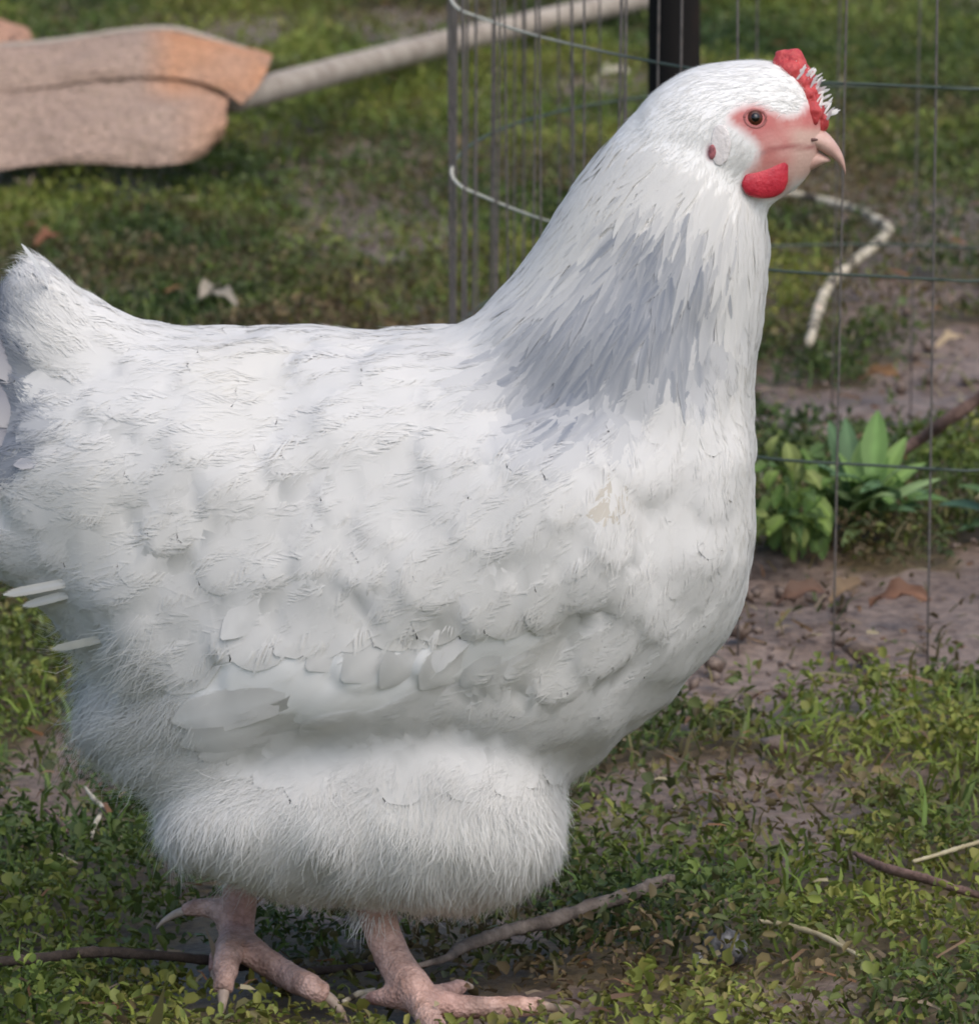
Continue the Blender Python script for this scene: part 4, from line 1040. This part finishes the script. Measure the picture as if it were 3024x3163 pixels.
fl = np.clip((q[:, 1] - 2300) / 120, 0, 1); fl = np.maximum(fl, np.clip((650 - q[:, 0]) / 150, 0, 1) * np.clip((q[:, 1] - 1900) / 200, 0, 1))
s = rg.random(len(P)) < fl * 0.95
az_c = vnoise(P[s], 75, 161) * .8      # the down falls in loose locks
sd_ = np.cross(Nn[s], D[s]); Dc = D[s] * np.cos(az_c)[:, None] + sd_ * np.sin(az_c)[:, None]
strands('down', P[s], Nn[s], Dc, rg.lognormal(math.log(.0105), .28, s.sum()) * (1 + .3 * vnoise(P[s], 60, 162)) * (1 + .75 * np.clip((600 - q[s][:, 0]) / 150, 0, 1) * np.clip((q[s][:, 1] - 1850) / 150, 0, 1)), rg.uniform(.00009, .00019, s.sum()), rg.normal(.32, .17, s.sum()).clip(.03, .9), rg.uniform(.2, .9, s.sum()), white_cols(P[s], rg), rg, .97, short=True)
P, Nn = sample(230000, rg); D, q = flow(P, Nn)
ok = ~leg_mask(P) & (face_soft(q) < 0.25) & (((q[:, 0] - 2202) / 22) ** 2 + ((q[:, 1] - 470) / 32) ** 2 > 1); P, Nn, D, q = P[ok], Nn[ok], D[ok], q[ok]
hd = q[:, 1] < 740
s = (rg.random(len(P)) < np.clip((2450 - q[:, 1]) / 200, .05, 1) * np.where(hd, .85, .07 + .6 * np.clip((q[:, 1] - 2150) / 150, 0, 1) + .5 * np.clip((330 - q[:, 0]) / 200, 0, 1))) & ((soft_poly(q, HACK, 30) < .6) | hd) & (rg.random(len(P)) > .85 * soft_poly(q, WINGZ, 25))
P, Nn, D, q, hd = P[s], Nn[s], D[s], q[s], hd[s]; n = len(P)
az_c = vnoise(P, 60, 163) * .5; sd_ = np.cross(Nn, D); D = D * np.cos(az_c)[:, None] + sd_ * np.sin(az_c)[:, None]
strands('body_plumage', P + Nn * np.where(hd, .0001, .0014)[:, None], Nn, D, np.where(hd, .0046, .0080) * np.clip(rg.lognormal(0, .25, n), .5, 1.7), rg.uniform(.00008, .00016, n), np.where(hd, rg.normal(.12, .05, n), rg.normal(.07, .04, n)).clip(.01, .3), rg.uniform(.3, 1.0, n), tint(P, white_cols(P, rg)), rg, 0.98, short=True)

# ---- large feathers as single parts
def big_feather(name, root, tip, width, nrm, bend, colc, cole, seed, lab=None, n=12, line=None, nl=None):
    rgx = np.random.default_rng(seed)
    if line is None:
        root = np.array(root, float); tip = np.array(tip, float); L = tip - root; ln = np.linalg.norm(L); L /= ln
        nrm = np.array(nrm, float); s_ = np.cross(nrm, L); s_ /= np.linalg.norm(s_) + 1e-9; up = np.cross(L, s_)
        us = np.linspace(0, 1, n) ** .8; C0 = np.array([root + L * ln * u + up * (bend * ln * u * (1 - u) * 4) for u in us]); NL = np.tile(up, (n, 1))
    else:
        C0 = np.array(line); NL = np.array(nl); n = len(C0); us = np.linspace(0, 1, n) ** .75; ln = np.linalg.norm(C0[-1] - C0[0])
    T_ = np.gradient(C0, axis=0); T_ /= np.linalg.norm(T_, axis=1, keepdims=True) + 1e-9
    V, C, NN = [], [], []
    for i in range(n):
        u = us[i]; w = width * 0.5 * np.interp(u, [0, .12, .4, .72, .84, .92, .97, 1], [.3, .65, .95, 1, .93, .76, .5, .10])
        sd = np.cross(NL[i], T_[i]); sd /= np.linalg.norm(sd) + 1e-9
        for v in (-1, -.5, 0, .5, 1):
            jag = (1 + rgx.uniform(-.03, .03)) if abs(v) == 1 else 1
            V.append(C0[i] + sd * v * w * jag - T_[i] * abs(v) * width * .10 * (u < .97) - NL[i] * (v * v) * w * .16); NN.append(NL[i])
            e = abs(v); C.append((np.array(colc) * (1 - e) + np.array(cole) * e) * (1.04 if v == 0 else 1))
    F = [(i * 5 + j, i * 5 + j + 5, i * 5 + j + 6, i * 5 + j + 1) for i in range(n - 1) for j in range(4)]
    V = np.array(V); T = []; o = len(V); V2 = []; C2 = []; N2 = []
    for k in range(70):
        u = rgx.uniform(.2, .93); i = min(n - 2, int(u * (n - 1))); e = rgx.choice([0, 4]); a = V[i * 5 + e]; b_ = V[(i + 1) * 5 + e]
        t = rgx.random() * .8; p0 = a * (1 - t) + b_ * t; t2 = t + .2; p1 = a * (1 - t2) + b_ * t2
        sd = np.cross(NL[i], T_[i]) * (-1 if e == 0 else 1)
        d = T_[i] * rgx.uniform(.03, .07) * ln + sd * width * rgx.uniform(.01, .06)
        V2 += [p0, p1, p1 + d]; C2 += [C[i * 5 + e]] * 3; N2 += [NL[i]] * 3; m_ = o + 3 * k; T.append((m_, m_ + 1, m_ + 2) if e == 4 else (m_, m_ + 2, m_ + 1))
    CC = np.array(C + C2); VV = np.vstack([V, np.array(V2)])
    CC = CC * (1 + 0.05 * vnoise(VV, 260, seed))[:, None]
    me = mesh_np(name, VV, [np.array(F), np.array(T)], CC); soft_normals(me, np.array(NN + N2), .8)
    return obj(name, me, M_FEATHER, hen)
def surf_feather(name, r_, t_, width, o0, o1, colc, cole, seed, sag=0.0, n=22):
    P_, N_ = [], []
    for u in np.linspace(0, 1, n) ** .75:
        p, nn = hit(r_[0] + (t_[0] - r_[0]) * u, r_[1] + (t_[1] - r_[1]) * u + sag * u * (1 - u) * 4, 0)
        P_.append(p); N_.append(nn)
    P_ = np.array(P_); N_ = np.array(N_)
    for _ in range(6):
        P_[1:-1] = P_[1:-1] * .5 + (P_[:-2] + P_[2:]) * .25; N_[1:-1] = N_[1:-1] * .5 + (N_[:-2] + N_[2:]) * .25
    N_ /= np.linalg.norm(N_, axis=1, keepdims=True)
    P_ = P_ + N_ * np.linspace(o0, o1, n)[:, None]
    return big_feather(name, None, None, width, None, 0, colc, cole, seed, line=P_, nl=N_)
def hit(px, py, off):
    d = Vector(ray(px, py)).normalized(); h = bvh.ray_cast(Vector(CAM), d)
    if h[0] is None: p = on_y(px, py, YH - 0.04); return p, np.array([0, -1.0, 0])
    return np.array(h[0]) + np.array(h[1]) * off, np.array(h[1])
W = tuple(WHITE); W2 = (0.74, 0.725, 0.695)
# flight feathers of the folded wing: the long lower ones first, then the row above them
for k, (r_, t_, w_, o1) in enumerate([((1900, 1930), (1500, 2120), .020, .0006), ((1780, 1990), (1340, 2175), .021, .0006), ((1660, 2040), (1180, 2225), .021, .0006), ((1540, 2090), (1040, 2265), .021, .0008), ((1450, 2140), (910, 2310), .021, .0008), ((1380, 2200), (800, 2350), .020, .001), ((1300, 2175), (700, 2350), .021, .0014), ((1220, 2150), (620, 2330), .021, .0018), ((1150, 2110), (565, 2290), .020, .0022), ((1080, 2060), (540, 2220), .018, .0026)]):
    surf_feather('wing_feather', r_, t_, w_, -.001, o1 + .0006, W, W2, 300 + k, sag=25)
for k, (r_, t_, w_) in enumerate([((1900, 1790), (1560, 2090), .021), ((1790, 1800), (1430, 2115), .022), ((1670, 1800), (1300, 2125), .022), ((1550, 1790), (1175, 2120), .022), ((1440, 1770), (1060, 2100), .022), ((1330, 1740), (950, 2065), .021), ((1230, 1700), (850, 2020), .020), ((1120, 1640), (770, 1985), .018), ((1020, 1590), (690, 1972), .014)]):
    surf_feather('wing_feather', r_, t_, w_, -.002, .0014 + (.002 if k == 8 else 0), W, W, 320 + k, sag=10)
# tail feathers: white coverts over grey-tipped quills, fanned to the rear
G1 = (0.30, 0.30, 0.335); G2 = (0.50, 0.49, 0.50)
base = on_y(420, 1330, YH)
for k in range(8):
    f = k / 11.0; side = -1 if k % 2 else 1
    tp = on_y(np.interp(f, [0, .5, .8, 1], [-200, -140, -20, 70]), np.interp(f, [0, .5, .8, 1], [1500, 1150, 890, 790]), YH + side * (0.012 + 0.03 * (1 - f)))
    rt = base + np.array([0.0, side * 0.018 * (1 - f) - 0.002, 0.05 * (f - .4)])
    big_feather('tail_feather', rt, tp, .028, (0, -0.85 if side < 0 else -0.6, .5), .06, G1 if f > .1 else W, G2 if f > .1 else W, 400 + k)
for k, (r_, t_, w_, c_, e_) in enumerate([((230, 1370), (60, 1440), .008, (.33, .34, .37), G2), ((360, 1770), (10, 1838), .0040, W, (0.80, .76, .68)), ((350, 1800), (70, 1872), .0036, W, (.8, .77, .7)), ((430, 1955), (160, 2005), .0036, (.8, .76, .66), (.8, .77, .68)), ((180, 900), (66, 752), .003, W, W)]):
    a_, na = hit(*r_, -.007)
    b_ = on_y(t_[0], t_[1], YH - 0.028)
    h_ = hit(*t_, .004)[0]
    if np.linalg.norm(h_ - b_) < 0.05: b_ = h_
    big_feather('tail_covert', a_, b_, w_, na, .05, c_, e_, 500 + k)

# ---- head furniture
YE = YH
def head_pt(px, py, off=0.0): return hit(px, py, off)
M_RED = pbr('comb_red', [(0.3, (0.36, 0.028, 0.035)), (0.55, (0.52, 0.06, 0.06)), (0.8, (0.62, 0.15, 0.13))], 160, 0.45, 0.6, 420, spec=0.45)
M_WATTLE = pbr('wattle_red', [(0.3, (0.38, 0.012, 0.03)), (0.7, (0.58, 0.035, 0.055))], 120, 0.4, 0.4, 420, spec=0.5)
M_BEAK = pbr('beak_horn', [(0.25, (0.40, 0.22, 0.18)), (0.55, (0.56, 0.36, 0.30)), (0.8, (0.62, 0.46, 0.40))], 90, 0.42, 0.2, 200)
sc = 2.72 / FPX
cp = []
def blob(px, py, rx_, ry_, rz_, dy=0.0):
    c = on_y(px, py, YH + dy); cp.append(ellipsoid(c, (rx_, ry_, rz_), 16, 10))
blob(2425, 196, 0.0058, 0.0042, 0.0064); blob(2450, 190, 0.0052, 0.0042, 0.0058); blob(2470, 215, 0.0042, 0.004, 0.0055)
blob(2405, 205, 0.0036, 0.0036, 0.0046); blob(2490, 245, 0.0040, 0.0038, 0.0050); blob(2505, 280, 0.0036, 0.0036, 0.0052); blob(2518, 315, 0.0034, 0.0036, 0.0052); blob(2530, 350, 0.0034, 0.0038, 0.0050); blob(2538, 378, 0.0030, 0.0036, 0.0040)
for sg in (-1, 1):
    blob(2440, 215, 0.0044, 0.0034, 0.0044, sg * .004); blob(2475, 250, 0.0034, 0.0032, 0.0044, sg * .0045); blob(2495, 300, 0.0032, 0.003, 0.005, sg * .0055); blob(2512, 350, 0.0034, 0.003, 0.0055, sg * .006)
comb_me = fuse('comb', cp, 0.0008, 4)
v_ = verts_of(comb_me); n_ = norms_of(comb_me)
comb_me.vertices.foreach_set('co', (v_ + n_ * (vnoise(v_, 420, 141) * 0.0007)[:, None]).astype(np.float32).ravel()); comb_me.update()
obj('comb', comb_me, M_RED, hen)
# wattles
for sg in (-1, 1):
    secs = []
    for (x, a_, b_, w_) in [(2292, 560, 575, .0008), (2305, 535, 598, .0018), (2335, 520, 610, .0026), (2370, 505, 612, .0030), (2400, 490, 605, .0028), (2422, 485, 588, .0022), (2434, 500, 560, .0010)]:
        yy = hit(x, (a_ + b_) / 2, 0.0008)[0][1]
        if sg > 0: yy = 2 * YH - yy
        secs.append(vsec(x, a_, b_, w_, yy))
    V, q_, t_ = loft(dense(secs, 4), 16); obj('wattle', mesh_np('wattle', V, [q_, t_]), M_WATTLE, hen)
# beak
up_ = [(2425, 408, 458, .0128), (2460, 394, 455, .0116), (2490, 388, 454, .0098), (2522, 392, 460, .0074), (2552, 406, 476, .0056), (2578, 434, 492, .0042), (2596, 462, 510, .0030), (2607, 490, 528, .0019), (2612, 522, 540, .0006)]
V, q_, t_ = loft(dense([vsec(*s) for s in up_], 4), 20); obj('upper_beak', mesh_np('upper_beak', V, [q_, t_]), M_BEAK, hen)
lo_ = [(2415, 462, 530, .0120), (2450, 456, 538, .0104), (2485, 454, 534, .0084), (2515, 458, 520, .0062), (2540, 472, 506, .0042), (2558, 484, 500, .0022), (2565, 492, 498, .0006)]
V, q_, t_ = loft(dense([vsec(*s) for s in lo_], 4), 20); obj('lower_beak', mesh_np('lower_beak', V, [q_, t_]), M_BEAK, hen)
for sg in (-1, 1):
    c = on_y(2508, 420, YH); yy = 0.0094
    V, q_, t_ = ellipsoid((c[0], YH + sg * yy, c[2]), (0.0022, 0.0006, 0.0007), 10, 8)
    obj('nostril', mesh_np('nostril', V, [q_, t_]), bpy.data.materials.get('nostril_dark') or pbr('nostril_dark', [(0.3, (0.10, 0.05, 0.045)), (0.7, (0.16, 0.08, 0.07))], 80, 0.7), hen)
# earlobes: a pale oval with a bare reddish spot
M_LOBE = pbr('earlobe_pale', [(0.3, (0.62, 0.57, 0.55)), (0.7, (0.74, 0.70, 0.68))], 200, 0.6, 0.3, 500)
M_EAR = pbr('ear_bare_skin', [(0.35, (0.16, 0.05, 0.06)), (0.6, (0.40, 0.13, 0.14))], 400, 0.6, 0.5, 600)
for sg in (-1, 1):
    for nm, (x_, y_), (rx_, rz_), th_, mt, of in (('earlobe', (2226, 448), (0.0044, 0.0086), .0006, M_LOBE, -.0001), ('ear_skin', (2200, 468), (0.0016, 0.0031), .0007, M_EAR, .0006)):
        p, nn = hit(x_, y_, of)
        nv = Vector((nn[0], nn[1] if sg < 0 else -nn[1], nn[2])); p = Vector((p[0], p[1] if sg < 0 else 2 * YH - p[1], p[2]))
        t1 = nv.cross(Vector((0, 0, 1))).normalized(); t2 = t1.cross(nv)
        V, q_, t_ = ellipsoid((0, 0, 0), (1, 1, 1), 22, 12)
        wv = 1 + .12 * vnoise(V, 2.2, 171)
        V = np.array(p) + (V[:, :1] * rx_ * np.array(t1) + V[:, 2:] * rz_ * np.array(t2)) * wv[:, None] + V[:, 1:2] * th_ * np.array(nv)
        obj(nm, mesh_np(nm, V, [q_, t_]), mt, hen)
# eyes
M_IRIS = pbr('iris', [(0.3, (0.045, 0.012, 0.007)), (0.7, (0.12, 0.036, 0.018))], 300, 0.15, spec=0.4)
M_PUP = pbr('pupil', [(0.3, (0.002, 0.002, 0.002)), (0.7, (0.004, 0.003, 0.003))], 300, 0.06, spec=0.7)
M_LID = pbr('eyelid', [(0.3, (0.22, 0.07, 0.065)), (0.7, (0.36, 0.13, 0.12))], 300, 0.55)
pe, ne = hit(2333, 362, 0)
for sg in (-1, 1):
    e = pe.copy(); e[1] = pe[1] if sg < 0 else 2 * YH - pe[1]
    nr = Vector((ne[0], ne[1] if sg < 0 else -ne[1], ne[2])).normalized()
    c = Vector(e) - nr * 0.0027
    V, q_, t_ = ellipsoid((0, 0, 0), (0.0042, 0.0042, 0.0042), 20, 14)
    eye = obj('eye', mesh_np('eye', V + np.array(c), [q_, t_]), M_IRIS, hen)
    pc_ = c + (nr * 0.75 + Vector((0, sg * 0.25, 0.06))).normalized() * 0.0024
    V, q_, t_ = ellipsoid((0, 0, 0), (0.0023, 0.0023, 0.0023), 16, 10)
    obj('pupil', mesh_np('pupil', V + np.array(pc_), [q_, t_]), M_PUP, eye)
    # eyelid ring
    t1 = nr.cross(Vector((0, 0, 1))).normalized(); t2 = t1.cross(nr)
    ring = [np.array(c + nr * 0.0021 + t1 * (0.0046 * math.cos(a)) + t2 * ((0.0033 if math.sin(a) > 0 else .0041) * math.sin(a))) for a in np.linspace(0, 2 * math.pi, 17)]
    V, q_, t_ = tube(ring, 0.00075, n=8, seg=2); obj('eyelid', mesh_np('eyelid', V, [q_, t_]), M_LID, eye)
# tuft feathers growing between the comb points
rg = np.random.default_rng(55)
for k in range(52):
    f = rg.random(); px = np.interp(f, [0, .5, 1], [2400, 2500, 2545]) + rg.normal(0, 7); py = np.interp(f, [0, .5, 1], [232, 262, 372]) + rg.normal(0, 8)
    sg = rg.uniform(-1, .6); r0 = on_y(px, py, YH + sg * 0.006)
    dirv = np.array([rg.uniform(.1, .9), rg.uniform(-.4, .4), rg.uniform(.1, .9)]); dirv /= np.linalg.norm(dirv)
    big_feather('crest_feather', r0, r0 + dirv * rg.uniform(.005, .009), rg.uniform(.0007, .0014), (0, -1, .2), .1, W, W, 600 + k, n=5)

print('TRIS', sum(len(o.data.loops) - 2 * len(o.data.polygons) for o in bpy.data.objects if o.type == 'MESH'), n_leaf, n_body)
